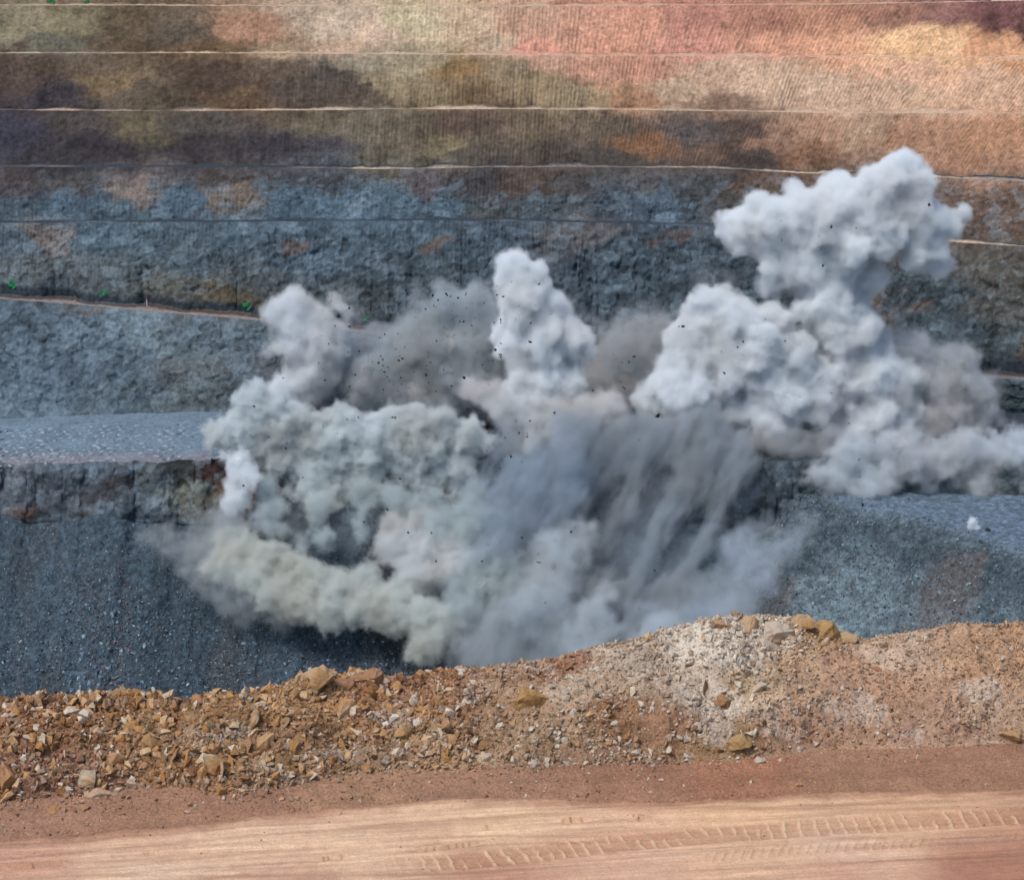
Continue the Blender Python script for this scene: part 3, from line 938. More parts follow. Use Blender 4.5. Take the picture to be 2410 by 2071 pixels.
def rand_rot(rng):
    q = rng.normal(size=4)
    q /= np.linalg.norm(q)
    w, a, b, c = q
    return np.array([[1 - 2 * (b * b + c * c), 2 * (a * b - c * w), 2 * (a * c + b * w)], [2 * (a * b + c * w), 1 - 2 * (a * a + c * c), 2 * (b * c - a * w)], [2 * (a * c - b * w), 2 * (b * c + a * w), 1 - 2 * (a * a + b * b)]])


def joined_stones(name, protos, pos, size, cols, mat, rng):
    arr = [mesh_arrays(p) for p in protos]
    V, Fc, Cc = [], [], []
    off = 0
    pick = rng.integers(0, len(arr), len(pos))
    for k in range(len(pos)):
        v, f = arr[pick[k]]
        V.append((v * size[k]) @ rand_rot(rng).T + pos[k])
        Fc.append(f + off)
        Cc.append(np.tile(cols[k], (len(v), 1)))
        off += len(v)
    return make_mesh(name, np.concatenate(V), np.concatenate(Fc), mat, np.concatenate(Cc), smooth=False)


BERM_PAL = [(196, 152, 104), (184, 132, 74), (212, 178, 136), (224, 208, 186), (168, 118, 82), (190, 142, 90), (218, 192, 160), (204, 162, 116), (164, 124, 88), (228, 216, 200), (178, 122, 66), (206, 170, 128)]
BERM_PAL = [tuple(np.array(c) * .66 + np.array((168, 146, 124)) * .20) for c in BERM_PAL]
berm_stone_m = rock_mat('ochre_stone', 14, 0.30, 18, 0.03, use_random=BERM_PAL)
berm_rubble_m = rock_mat('ochre_rubble', 20, 0.25, 25, 0.02)
rng = np.random.default_rng(21)
r0b, r1b = sg[1][1], sg[2][2] + 8
NB = 94000
cu = rng.uniform(8, NCN - 9, NB)
rr = r0b + (r1b - r0b) * rng.random(NB)
ci, ri = cu.astype(int), np.clip(rr.astype(int), 0, N3.shape[0] - 1)
pos = N3d[ri, ci] + rng.normal(0, .01, (NB, 3))
crest_row = sg[2][2]
nc_ = 6800
ri[:nc_] = crest_row + rng.integers(-4, 5, nc_)                 # a ragged line of stones along the crest
pos[:nc_] = N3d[ri[:nc_], ci[:nc_]] + rng.normal(0, .012, (nc_, 3))
pu, pv = UN[ri, ci], VN[ri, ci]
inberm = (code[ri, 0] >= 2)
left = sstep(1150, 850, pu)
clump = fbm(pos[:, 0] * 1.3, pos[:, 1] * 1.3, pos[:, 2] * 1.3, 3)
mid = sstep(950, 1200, pu) * sstep(1700, 1450, pu)
dens = np.where(inberm, 0.5 + .5 * left + .35 * mid, .16 + .5 * sstep(.55, 1, tn[ri, 0]))
dens = dens * (0.55 + 0.9 * sstep(-.3, .3, clump))
keep = rng.random(NB) < dens
pos, pu, pv, inberm, left, mid = pos[keep], pu[keep], pv[keep], inberm[keep], left[keep], mid[keep]
ci, ri = ci[keep], ri[keep]
nk = len(pos)
size = (0.017 + .008 * left) * (rng.random(nk) ** -0.5)
size = size * (1 + .9 * np.exp(-((pu - 1590) / 130) ** 2 - ((pv - 1275) / 40) ** 2))
size = np.minimum(size, (0.06 + .075 * left + .05 * mid) * rng.uniform(.6, 1.1, nk)) * np.where(inberm, 1, .5)
order = np.argsort(-size * ((pu > 0) & (pu < 2072) & (ri < crest_row + 4)))
protos = stone_set('stone', berm_stone_m, 26, 5)
NBIG = 300
for n, k in enumerate(order[:NBIG]):
    o = link('stone', protos[n % len(protos)], berm)
    o.location = pos[k] + np.array([0, 0, size[k] * .15])
    s = size[k]
    o.scale = (s * rng.uniform(.9, 1.35), s * rng.uniform(.8, 1.1), s * rng.uniform(.75, 1.1))
    o.rotation_euler = rng.uniform(0, 6.28, 3)
rest = order[NBIG:]
base_c = CN[ri[rest], ci[rest]] / NALB
palc = np.array([lin(c) for c in BERM_PAL])[rng.integers(0, len(BERM_PAL), len(rest))]
wht = lin((210, 196, 178))
mixf = rng.uniform(.15, .75, (len(rest), 1))
sc = (base_c * (1 - mixf) + palc * mixf) * rng.uniform(.75, 1.4, (len(rest), 1))
iswh = (rng.random(len(rest)) < .07 + .25 * mid[rest])[:, None]
sc = np.where(iswh, wht, sc)
small = stone_set('small', None, 14, 9, (8, 11))
rub = link('rubble', joined_stones('rubble', small, pos[rest], size[rest], np.clip(sc * NALB, .01, .8), berm_rubble_m, rng), berm)
tag(rub, kind='stuff')


# clods along the broken crusts and ruts of the road
i0r, i1r = sg[0][1] + 60, sg[0][2] - 2
ncl = 6800
ri = rng.integers(i0r, i1r, ncl); ci = rng.integers(60, NCN - 60, ncl)
wgt = np.abs(cr_h[ri, ci]) * 40 + .10 + .5 * in2[ri, ci] + .25 * sstep(.05, .3, fbm(al[ri, ci] * .5, ac[ri, ci] * 7, 0 * al[ri, ci] + 60, 3)) + .5 * sstep(.85, 1, tn[ri, 0])
kp = rng.random(ncl) < wgt * .5
ri, ci = ri[kp], ci[kp]
sz = np.minimum(.006 * rng.random(len(ri)) ** -.5, .03)
cc = lin((186, 138, 108)) * rng.uniform(.6, 1.25, (len(ri), 1))
tag(link('rubble', joined_stones('rubble', small, N3d[ri, ci], sz, np.clip(cc * NALB, .01, .8), berm_rubble_m, rng), road), kind='stuff')

# ------------------------------------------------------------------ BLAST DUST
def surface_net(d, origin, h):
    """Closed quad mesh of the zero level of a sampled field."""
    d = d.copy()
    d[0] = d[-1] = 1e3; d[:, 0] = d[:, -1] = 1e3; d[:, :, 0] = d[:, :, -1] = 1e3
    s = d < 0
    nx, ny, nz_ = d.shape
    cnt = np.zeros((nx - 1, ny - 1, nz_ - 1), np.int8)
    for i in (0, 1):
        for j in (0, 1):
            for k in (0, 1):
                cnt += s[i:nx - 1 + i, j:ny - 1 + j, k:nz_ - 1 + k]
    act = (cnt > 0) & (cnt < 8)
    ids = np.full(act.shape, -1, np.int64)
    cells = np.argwhere(act)
    ids[act] = np.arange(len(cells))
    acc = np.zeros((len(cells), 3)); num = np.zeros(len(cells))
    ci, cj, ck = cells.T
    for ax in range(3):
        for p in (0, 1):
            for q in (0, 1):
                o0 = [0, 0, 0]
                oth = [a for a in range(3) if a != ax]
                o0[oth[0]], o0[oth[1]] = p, q
                o1 = list(o0); o1[ax] = 1
                a = d[ci + o0[0], cj + o0[1], ck + o0[2]]
                b = d[ci + o1[0], cj + o1[1], ck + o1[2]]
                m = (a < 0) != (b < 0)
                t = np.where(m, a / np.where(m, a - b, 1), 0)
                pt = np.zeros((len(cells), 3))
                pt[:] = o0
                pt[:, ax] = t
                acc += np.where(m[:, None], pt, 0)
                num += m
    V = (cells + acc / num[:, None]) * h + origin
    Q = []
    for ax in range(3):
        sl0 = [slice(1, -1)] * 3; sl1 = [slice(1, -1)] * 3
        sl0[ax] = slice(0, -1); sl1[ax] = slice(1, None)
        a = s[tuple(sl0)]; b = s[tuple(sl1)]
        e = np.argwhere(a != b)
        sgn = a[a != b]
        off = np.ones(3, int); off[ax] = 0
        e = e + off
        u_, v_ = [(1, 2), (2, 0), (0, 1)][ax]
        c = []
        for (p, q) in ((0, 0), (1, 0), (1, 1), (0, 1)):
            x = e.copy()
            x[:, u_] -= 1 - p
            x[:, v_] -= 1 - q
            c.append(ids[x[:, 0], x[:, 1], x[:, 2]])
        qd = np.stack(c, -1)
        qd[~sgn] = qd[~sgn][:, ::-1]
        Q.append(qd)
    return V, np.concatenate(Q)


def grow(blobs, Y0, seed, levels=(9, 6), ratio=(.38, .6), up=.35, face=.5, squash=1.0):
    """Blobs (u, v, radius in px[, depth offset]) -> centres and radii in metres, with billows budding from billows."""
    r = np.random.default_rng(seed)
    c, rad = [], []
    for b in blobs:
        u, v, rp = b[:3]
        Y = Y0 + (b[3] if len(b) > 3 else r.uniform(-.25, .25) * rp / 8)
        px, py, pz = P(u, v, Y)
        c.append((px, py, pz)); rad.append(rp * (Y * CP + 40) / F)
    c = np.array(c, float); rad = np.array(rad, float)
    allc, allr, lev = [c], [rad], [np.zeros(len(c), int)]
    pc, pr = c, rad
    for L, n in enumerate(levels):
        idx = np.repeat(np.arange(len(pc)), n)
        d = r.normal(size=(len(idx), 3))
        d[:, 2] += up; d[:, 1] -= face
        d /= np.linalg.norm(d, axis=1, keepdims=True)
        nr = pr[idx] * r.uniform(ratio[0], ratio[1], len(idx))
        nc = pc[idx] + d * (pr[idx] * r.uniform(.62, .88, len(idx)))[:, None]
        allc.append(nc); allr.append(nr); lev.append(np.full(len(idx), L + 1))
        pc, pr = nc, nr
    return np.concatenate(allc), np.concatenate(allr), np.concatenate(lev)


def trail(pts, n, jit=.25, seed=0):
    """Billows strung along a line of (u, v, radius, offset) points."""
    a = np.array(pts, float)
    r = np.random.default_rng(seed + 1)
    t = np.linspace(0, len(a) - 1, n)
    o = np.stack([np.interp(t, np.arange(len(a)), a[:, i]) for i in range(a.shape[1])], -1)
    o[:, :2] += r.normal(0, jit, (n, 2)) * o[:, 2:3]
    o[:, 2] *= r.uniform(.75, 1.2, n)
    return [tuple(x) for x in o]


def field(c, r, h, k, amp, freq, seed, streak=None, pad=4.0, soft=0.0):
    lo = (c - r[:, None]).min(0) - pad
    hi = (c + r[:, None]).max(0) + pad
    n = np.ceil((hi - lo) / h).astype(int) + 1
    ax = [lo[i] + np.arange(n[i]) * h for i in range(3)]
    d = np.full(n, 50.0, np.float32)
    for (cx, cy_, cz), rr_ in zip(c, r):
        m = rr_ + 3.0
        i0 = np.maximum(((np.array([cx, cy_, cz]) - m - lo) / h).astype(int), 0)
        i1 = np.minimum(((np.array([cx, cy_, cz]) + m - lo) / h).astype(int) + 2, n)
        xs = ax[0][i0[0]:i1[0]][:, None, None] - cx
        ys = ax[1][i0[1]:i1[1]][None, :, None] - cy_
        zs = ax[2][i0[2]:i1[2]][None, None, :] - cz
        nd = (np.sqrt(xs * xs + ys * ys + zs * zs) - rr_).astype(np.float32)
        sub = d[i0[0]:i1[0], i0[1]:i1[1], i0[2]:i1[2]]
        d[i0[0]:i1[0], i0[1]:i1[1], i0[2]:i1[2]] = np.minimum(sub, nd) - np.maximum(k - np.abs(sub - nd), 0) ** 2 * .25 / k
    band = np.argwhere(np.abs(d) < amp * 2.6 + 1.5)
    px = lo[0] + band[:, 0] * h; py = lo[1] + band[:, 1] * h; pz = lo[2] + band[:, 2] * h
    o = seed * 13.7
    w = 1.0 / freq
    if streak is None:
        sx, sy, sz = px, py, pz
    else:
        # fall lines: stretched along a direction in the x-z plane
        ang, st = streak
        a = px * math.cos(ang) + pz * math.sin(ang)
        b = -px * math.sin(ang) + pz * math.cos(ang)
        sx, sy, sz = a / st, py, b
    wx = .8 * vnoise(sx * freq * .5 + o, sy * freq * .5, sz * freq * .5) / freq
    s = 0; A = 1.0; fq = freq
    for i in range(4):
        s = s + A * (np.abs(vnoise((sx + wx) * fq + o, (sy + wx) * fq + 3 * i, (sz - wx) * fq)) * 2 - .62)
        A *= .5; fq *= 2.1
    low = fbm(sx * freq * .33 + o, sy * freq * .33, sz * freq * .33, 2)
    val = d[band[:, 0], band[:, 1], band[:, 2]] - amp * (s - .1) - amp * .9 * low
    d[band[:, 0], band[:, 1], band[:, 2]] = val
    return d, lo, h


def fog_mat(name, rgb, density, wisp, streak=None, soft=.9, cut=1.5, dirt=1.0):
    m, nt, out = new_mat(name)
    N, L = nt.nodes, nt.links
    b = N.new('ShaderNodeVolumePrincipled')
    tcd = N.new('ShaderNodeNewGeometry')
    nd = N.new('ShaderNodeTexNoise'); nd.inputs['Scale'].default_value = .07; nd.inputs['Detail'].default_value = 0
    L.new(tcd.outputs['Position'], nd.inputs['Vector'])
    md_ = N.new('ShaderNodeMapRange'); md_.inputs['From Min'].default_value = .42; md_.inputs['From Max'].default_value = .66
    L.new(nd.outputs['Fac'], md_.inputs['Value'])
    mixc = N.new('ShaderNodeMix'); mixc.data_type = 'RGBA'
    mixc.inputs[6].default_value = (*lin(rgb), 1)
    mixc.inputs[7].default_value = (*lin(np.array(rgb) - np.array((5, 8, 11)) * dirt), 1)
    L.new(md_.outputs[0], mixc.inputs[0])
    L.new(mixc.outputs[2], b.inputs['Color'])
    b.inputs['Density Attribute'].default_value = ''
    at = N.new('ShaderNodeAttribute')
    at.attribute_name = 'density'
    tc = N.new('ShaderNodeNewGeometry')
    n = N.new('ShaderNodeTexNoise')
    n.inputs['Scale'].default_value = wisp
    n.inputs['Detail'].default_value = 3
    n.inputs['Roughness'].default_value = .62
    if streak:
        ang, st = streak
        d1 = N.new('ShaderNodeVectorMath'); d1.operation = 'DOT_PRODUCT'
        d1.inputs[1].default_value = (math.cos(ang) / st, 0, math.sin(ang) / st)
        d2 = N.new('ShaderNodeVectorMath'); d2.operation = 'DOT_PRODUCT'
        d2.inputs[1].default_value = (-math.sin(ang), 0, math.cos(ang))
        d3 = N.new('ShaderNodeVectorMath'); d3.operation = 'DOT_PRODUCT'
        d3.inputs[1].default_value = (0, .6, 0)
        cx = N.new('ShaderNodeCombineXYZ')
        for i, q in enumerate((d1, d3, d2)):
            L.new(tc.outputs['Position'], q.inputs[0])
            L.new(q.outputs['Value'], cx.inputs[i])
        L.new(cx.outputs[0], n.inputs['Vector'])
    else:
        L.new(tc.outputs['Position'], n.inputs['Vector'])
    ad = N.new('ShaderNodeMath'); ad.operation = 'MULTIPLY_ADD'      # noise * 1.6 + depth
    ad.inputs[1].default_value = -cut
    L.new(n.outputs['Fac'], ad.inputs[0])
    L.new(at.outputs['Fac'], ad.inputs[2])
    mr = N.new('ShaderNodeMapRange')
    mr.inputs['From Min'].default_value = -.65 * cut / 1.5
    mr.inputs['From Max'].default_value = -.65 * cut / 1.5 + soft
    mr.inputs['To Min'].default_value = 0
    mr.inputs['To Max'].default_value = density
    mr.interpolation_type = 'SMOOTHSTEP'
    L.new(ad.outputs[0], mr.inputs['Value'])
    gt = N.new('ShaderNodeMath'); gt.operation = 'GREATER_THAN'
    gt.inputs[1].default_value = .01
    L.new(at.outputs['Fac'], gt.inputs[0])
    mu = N.new('ShaderNodeMath'); mu.operation = 'MULTIPLY'
    L.new(mr.outputs[0], mu.inputs[0]); L.new(gt.outputs[0], mu.inputs[1])
    L.new(mu.outputs[0], b.inputs['Density'])
    L.new(b.outputs[0], out.inputs['Volume'])
    return m


def fog(o, mat, voxel, band):
    g = bpy.data.node_groups.new('dust_fog', 'GeometryNodeTree')
    g.interface.new_socket('Geometry', in_out='INPUT', socket_type='NodeSocketGeometry')
    g.interface.new_socket('Geometry', in_out='OUTPUT', socket_type='NodeSocketGeometry')
    i = g.nodes.new('NodeGroupInput'); u = g.nodes.new('NodeGroupOutput')
    mv = g.nodes.new('GeometryNodeMeshToVolume')
    mv.resolution_mode = 'VOXEL_SIZE'
    mv.inputs['Density'].default_value = 1.0
    mv.inputs['Voxel Size'].default_value = voxel
    mv.inputs['Interior Band Width'].default_value = band
    sm = g.nodes.new('GeometryNodeSetMaterial')
    sm.inputs['Material'].default_value = mat
    g.links.new(i.outputs[0], mv.inputs['Mesh'])
    g.links.new(mv.outputs[0], sm.inputs['Geometry'])
    g.links.new(sm.outputs[0], u.inputs[0])
    md = o.modifiers.new('fog', 'NODES')
    md.node_group = g


def main_body(V, Q):
    """The largest connected piece of a mesh."""
    lab = np.arange(len(V))
    e = np.concatenate([Q[:, [0, 1]], Q[:, [1, 2]], Q[:, [2, 3]], Q[:, [3, 0]]])
    while True:
        old = lab.copy()
        m = np.minimum(lab[e[:, 0]], lab[e[:, 1]])
        np.minimum.at(lab, e[:, 0], m)
        np.minimum.at(lab, e[:, 1], m)
        lab = lab[lab]
        if (lab == old).all():
            break
    ids, cnt = np.unique(lab, return_counts=True)
    keep = lab == ids[cnt.argmax()]
    new = np.cumsum(keep) - 1
    return V[keep], new[Q[keep[Q[:, 0]]]]


VEIL = {}


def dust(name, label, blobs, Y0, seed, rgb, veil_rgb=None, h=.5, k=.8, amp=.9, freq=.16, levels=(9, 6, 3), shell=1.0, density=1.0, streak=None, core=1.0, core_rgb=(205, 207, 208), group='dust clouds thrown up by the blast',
         up=.35, ratio=(.38, .6), cat='dust cloud', only_veil=False, band=2.4, wisp=.3, soft=1.0, cut=2.2, fstreak=None, dirt=1.0):
    c, r, lv = grow(blobs, Y0, seed, levels, ratio, up)
    d, lo, h = field(c, r, h, k, amp, freq, seed, streak, pad=amp * 3 + shell + 2)
    root = None
    if not only_veil:
        # the dense heart of the cloud, where no light comes through any more
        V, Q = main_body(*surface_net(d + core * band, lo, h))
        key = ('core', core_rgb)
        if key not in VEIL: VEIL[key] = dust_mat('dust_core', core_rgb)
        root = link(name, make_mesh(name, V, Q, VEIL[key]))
        tag(root, label, cat, group)
    # the air round it: the same field a little further out, filled by a fog that thins towards its skin
    V, Q = surface_net(d - shell, lo, h)
    key = (veil_rgb or rgb, density, wisp, soft, cut, fstreak, dirt)
    if key not in VEIL: VEIL[key] = fog_mat('dust_fog', veil_rgb or rgb, density, wisp, fstreak, soft, cut, dirt)
    o = link('dust_veil' if root else name, make_mesh('dust_veil', V, Q, VEIL[key]), root)
    fog(o, VEIL[key], h * (1.13 + .017 * seed), band)
    if root: tag(o, kind='stuff')
    elif name in ('dust_haze', 'dust_curtain', 'drifting_dust'): tag(o, label, kind='stuff')
    else: tag(o, label, cat, group)
    print(name, len(Q))
    return root or o


WHITE = (242, 246, 249)
CREAM = (226, 233, 235)
PALE = (238, 242, 245)
GREY = (200, 208, 213)
DEEP = (184, 193, 200)
BLUE = (182, 195, 207)


def S(u, v, r, out=9):
    """A billow lying out from the slope under the drilled bench: its depth offset follows the slope."""
    return (u, v, r, (565 - (v - 1050) * .1135 - out) - 560)


def SL(pts, n, out=9, seed=0, jit=.25):
    return [S(u, v, r, out) for (u, v, r) in trail(pts, n, jit, seed)]


dust('dust_plume', 'tallest dust plume, white mushroom head on a thick stem before the brown benches', [
    (1555, 468, 62), (1500, 472, 44), (1640, 455, 70), (1720, 430, 66), (1780, 392, 52), (1815, 365, 46), (1840, 345, 28), (1850, 385, 38), (1830, 430, 56), (1780, 470, 52), (1895, 448, 32), (1928, 452, 22), (1948, 436, 14), (1905, 545, 20), (1862, 512, 40), (1603, 372, 9), (1606, 394, 18),
    (1468, 462, 22), (1590, 530, 52), (1680, 520, 72), (1678, 590, 68), (1702, 660, 74), (1725, 740, 80), (1740, 830, 96), (1760, 560, 36), (1650, 760, 60), (1790, 780, 60), (1560, 575, 26)], 600, 1, WHITE, dirt=.5, cut=1.6, amp=.7)
dust('dust_plume', 'middle white dust plume with a narrow rounded top, beside the broad plume', [
    (1045, 548, 34), (1032, 580, 32), (1080, 562, 30), (1070, 620, 54), (1120, 630, 36), (1090, 690, 66), (1155, 690, 42), (1040, 690, 36), (1180, 715, 22), (1095, 750, 58), (1020, 585, 18), (1120, 780, 54), (1070, 800, 50)], 588, 2, WHITE, dirt=.5, cut=1.6, amp=.7)
dust('dust_plume', 'broad pale dust plume billowing beside the mushroom stem, with a knobbly lower edge', [
    (1430, 628, 36), (1480, 648, 54), (1560, 648, 40), (1615, 632, 24), (1400, 700, 60), (1500, 720, 80), (1590, 730, 60), (1400, 790, 78), (1290, 802, 18), (1312, 825, 28), (1345, 865, 28), (1450, 850, 64), (1550, 830, 84), (1630, 800, 60), (1380, 850, 40)], 590, 3, PALE, dirt=.5, cut=1.7, amp=.75)
dust('dust_plume', 'small white dust plume above the end of the haul ramp, leftmost of the tall plumes', [
    (590, 618, 36), (560, 640, 30), (622, 642, 42), (676, 618, 20), (688, 602, 9), (605, 680, 44), (650, 700, 54), (568, 700, 22), (640, 750, 60), (700, 640, 14), (548, 705, 10), (600, 790, 50), (560, 800, 30)], 600, 4, PALE, core=1.3, core_rgb=(185, 187, 190), density=.6, soft=1.3)
dust('dust_plume', 'ragged grey dust curtain full of flying stones behind the cream billows', [
    (905, 602, 34), (940, 630, 46), (870, 650, 42), (830, 615, 12), (820, 680, 38), (770, 690, 30), (735, 712, 38), (705, 765, 38), (760, 780, 76), (850, 750, 94), (940, 730, 88), (980, 790, 70), (880, 800, 76), (985, 640, 40), (640, 800, 54), (1010, 700, 50), (960, 590, 16), (1030, 780, 60)],
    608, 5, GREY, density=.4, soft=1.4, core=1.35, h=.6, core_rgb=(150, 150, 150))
dust('dust_plume', 'brownish grey dust mass at the far end of the blast, above the flat rock top', [
    (1850, 765, 60), (1920, 765, 60), (1975, 800, 44), (1900, 860, 88), (1970, 880, 58), (1830, 850, 84), (1740, 900, 84), (1660, 890, 80), (1580, 890, 70), (1990, 930, 50), (1900, 725, 26), (1800, 730, 50), (1780, 810, 80), (1500, 890, 60), (1420, 890, 50), (1860, 700, 34), (1950, 740, 36), (2010, 860, 40), (2040, 930, 50), (1760, 700, 50), (1830, 930, 60)],
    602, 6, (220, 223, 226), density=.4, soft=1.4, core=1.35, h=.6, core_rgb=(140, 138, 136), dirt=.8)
dust('dust_plume', 'hazy brown dust standing between the middle plume and the broad plume', [
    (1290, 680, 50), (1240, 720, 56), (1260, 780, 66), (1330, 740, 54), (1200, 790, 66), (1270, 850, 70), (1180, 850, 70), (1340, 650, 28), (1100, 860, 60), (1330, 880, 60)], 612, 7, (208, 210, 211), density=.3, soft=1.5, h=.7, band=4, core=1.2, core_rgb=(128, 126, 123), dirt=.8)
dust('dust_plume', 'small bright wedge of dust in front of the grey curtain', [
    (948, 784, 20), (970, 797, 30), (1000, 802, 36), (1035, 832, 42), (1080, 862, 46), (1120, 830, 44), (1180, 850, 50), (1230, 830, 44), (1140, 880, 40), (1060, 890, 40)], 580, 8, (230, 232, 234), core=1.4, core_rgb=(170, 172, 175), density=.5, soft=1.3)
dust('dust_bank', 'cream cauliflower dust bank rolling over the edge of the drilled bench', [
    (440, 885, 24), (480, 870, 34), (520, 850, 38), (495, 815, 26), (560, 872, 40), (600, 905, 40), (555, 820, 30), (640, 872, 38), (700, 862, 36), (760, 868, 30), (800, 858, 34), (850, 850, 28), (895, 850, 26), (945, 880, 36), (978, 895, 22), (590, 840, 34), (520, 790, 22),
    (620, 950, 40), (655, 1000, 40), (700, 930, 42), (760, 930, 42), (830, 950, 44), (868, 985, 40), (870, 1030, 26), (925, 945, 42), (940, 990, 34), (520, 895, 34), (560, 930, 36), (660, 910, 42), (780, 890, 42), (870, 900, 42), (730, 985, 40), (800, 1010, 30), (600, 990, 30), (690, 1030, 26)], 572, 9, CREAM, levels=(10, 7, 3), density=1.0, amp=.8, freq=.24, wisp=.4)
dust('dust_plume', 'small bluish white puff spilling down the brown end of the bench face', [
    (485, 938, 26), (500, 962, 26), (480, 985, 18), (480, 1010, 22), (465, 1028, 16)], 562, 10, WHITE, h=.4, density=.8)
dust('dust_bank', 'yellowish dust roll low on the scree slope, lowest of the billows', [
    S(495, 1110, 34), S(540, 1140, 44), S(600, 1160, 46), S(645, 1180, 42), S(695, 1188, 36), S(745, 1178, 32), S(560, 1205, 44), S(650, 1235, 40), S(610, 1225, 42), S(720, 1230, 40), S(520, 1180, 38), S(660, 1262, 20), S(765, 1190, 22), S(790, 1240, 44), S(470, 1150, 38), S(850, 1250, 46), S(455, 1100, 30), S(900, 1270, 44), S(860, 1310, 36), S(430, 1150, 28), S(820, 1200, 36)], 560, 11, (222, 227, 224), density=.65, core=1.5, core_rgb=(160, 162, 158), amp=.8, freq=.24, h=.45, wisp=.4, soft=1.2)
dust('drifting_dust', 'thin grey tongue of dust reaching out over the scree below the bench', [
    S(300, 1088, 22, 4), S(335, 1078, 26, 4), S(345, 1115, 24, 4), S(375, 1150, 26, 4), S(420, 1185, 32, 4), S(400, 1110, 40, 4), S(450, 1130, 44, 5), S(460, 1070, 44, 4), S(470, 1200, 40, 5), S(420, 1060, 34, 3), S(500, 1230, 34, 5), S(540, 1060, 40, 3), S(480, 1040, 30, 2), S(560, 1250, 34, 5)], 560, 12, GREY, density=.2, soft=1.3, band=3, only_veil=True, wisp=.3)
dust('dust_plume', 'two rounded dust puffs in the dark hollow under the cream bank', [
    S(795, 1080, 36), S(860, 1072, 34), S(830, 1110, 40), S(870, 1120, 44), S(790, 1120, 34), S(910, 1150, 50), S(850, 1170, 46), S(940, 1110, 36)], 560, 13, (226, 229, 230), density=.5, core=1.5, core_rgb=(165, 168, 170), h=.45, soft=1.2)
dust('drifting_dust', 'pale swept dust streak over the middle of the pit face',
     SL([(1180, 880, 50), (1090, 950, 54), (1020, 1020, 46), (960, 1050, 30)], 10, 18, 1) + SL([(1000, 930, 40), (960, 1000, 30)], 4, 14, 2) + SL([(1130, 1010, 50), (1050, 1070, 50), (990, 1120, 50)], 7, 14, 3),
     560, 14, BLUE, density=.18, soft=1.0, band=4, streak=(1.0, 3), fstreak=(1.0, 3), wisp=.42, only_veil=True)
dust('drifting_dust', 'soft pale dust mass at the bottom of the pit just over the berm',
     SL([(1150, 1110, 46), (1110, 1180, 66), (1060, 1260, 76), (1000, 1340, 66)], 12, 14, 4) + SL([(1200, 1180, 50), (1180, 1280, 76), (1150, 1350, 70)], 9, 12, 5) + SL([(940, 1190, 50), (930, 1270, 50), (960, 1340, 50)], 7, 10, 6),
     560, 19, GREY, density=.16, soft=1.3, band=4, streak=(1.1, 2.5), fstreak=(1.1, 2), wisp=.35, only_veil=True, h=.6)
dust('dust_curtain', 'grey ribbons of falling dust below the broad pale plume',
     SL([(1430, 890, 46), (1385, 990, 26), (1320, 1110, 24), (1255, 1230, 40)], 20, 10, 7, .15) + SL([(1330, 880, 46), (1290, 970, 24), (1235, 1070, 18), (1190, 1150, 20)], 18, 8, 8, .15) + SL([(1500, 900, 34), (1475, 1000, 18), (1410, 1120, 22), (1340, 1240, 40), (1300, 1320, 50)], 24, 10, 9, .15)
     + SL([(1250, 890, 46), (1190, 990, 26), (1130, 1090, 26)], 14, 8, 10, .15) + SL([(1360, 1180, 24), (1300, 1280, 44)], 8, 12, 11, .15),
     560, 15, DEEP, density=.3, soft=1.2, band=2.5, h=.5, streak=(1.1, 2.5), fstreak=(1.1, 3), wisp=.4, levels=(7, 3), only_veil=True, amp=1.2)
dust('drifting_dust', 'bluish dust drifting along the foot of the rock mound', 
     SL([(1620, 1085, 22), (1580, 1110, 40), (1530, 1150, 52), (1460, 1200, 56), (1390, 1260, 60), (1330, 1310, 50)], 18, 15, 12) + SL([(1530, 1080, 30), (1480, 1130, 46), (1420, 1190, 50)], 9, 12, 13) + SL([(1560, 1170, 36), (1500, 1220, 36), (1450, 1270, 50)], 6, 18, 14),
     560, 16, (206, 217, 227), density=.15, soft=1.4, band=4, h=.6, only_veil=True, wisp=.25)
dust('dust_bank', 'rolling grey dust tongue across the flat top of the rock mound', [
    (1700, 955, 40), (1740, 975, 36), (1790, 965, 44), (1800, 1000, 26), (1850, 1018, 17), (1890, 1030, 11), (1760, 1000, 24), (1880, 985, 30), (1905, 935, 46), (1850, 930, 44), (1985, 965, 40), (2050, 985, 32), (1940, 985, 22), (2010, 930, 44), (2090, 950, 50), (1960, 910, 44), (1690, 1000, 16), (1650, 960, 24), (2100, 1000, 36), (1820, 900, 40), (2060, 905, 40), (1745, 1012, 20), (1965, 1018, 18), (2045, 1018, 26), (1995, 1032, 14), (1900, 1000, 30), (1720, 920, 40), (2000, 990, 34)],
    566, 17, (224, 230, 235), density=.5, h=.42, soft=1.3, core=1.2, core_rgb=(160, 163, 166), amp=.9, freq=.22, wisp=.35, levels=(9, 6, 3))
dust('dust_bank', 'grey green tumbling billows between the cream bank and the yellowish roll',
     SL([(640, 1010, 26), (650, 1060, 20), (630, 1110, 22)], 5, 9, 31, .4) + SL([(720, 1000, 30), (740, 1050, 22), (720, 1090, 16)], 5, 9, 32, .4) + SL([(540, 1000, 26), (530, 1050, 24), (560, 1080, 20)], 5, 7, 33, .4)
     + SL([(870, 1010, 30), (900, 1060, 30), (950, 1090, 36), (980, 1150, 40)], 8, 12, 34, .4) + SL([(800, 1000, 26), (820, 1040, 26)], 3, 9, 35, .4) + SL([(950, 1000, 34), (1010, 1080, 40), (1000, 1180, 44), (940, 1230, 44)], 9, 12, 36, .4),
     560, 22, (206, 217, 220), density=.45, soft=1.2, band=2.2, h=.5, core=1.4, core_rgb=(140, 146, 147), wisp=.4, amp=.9, freq=.24)
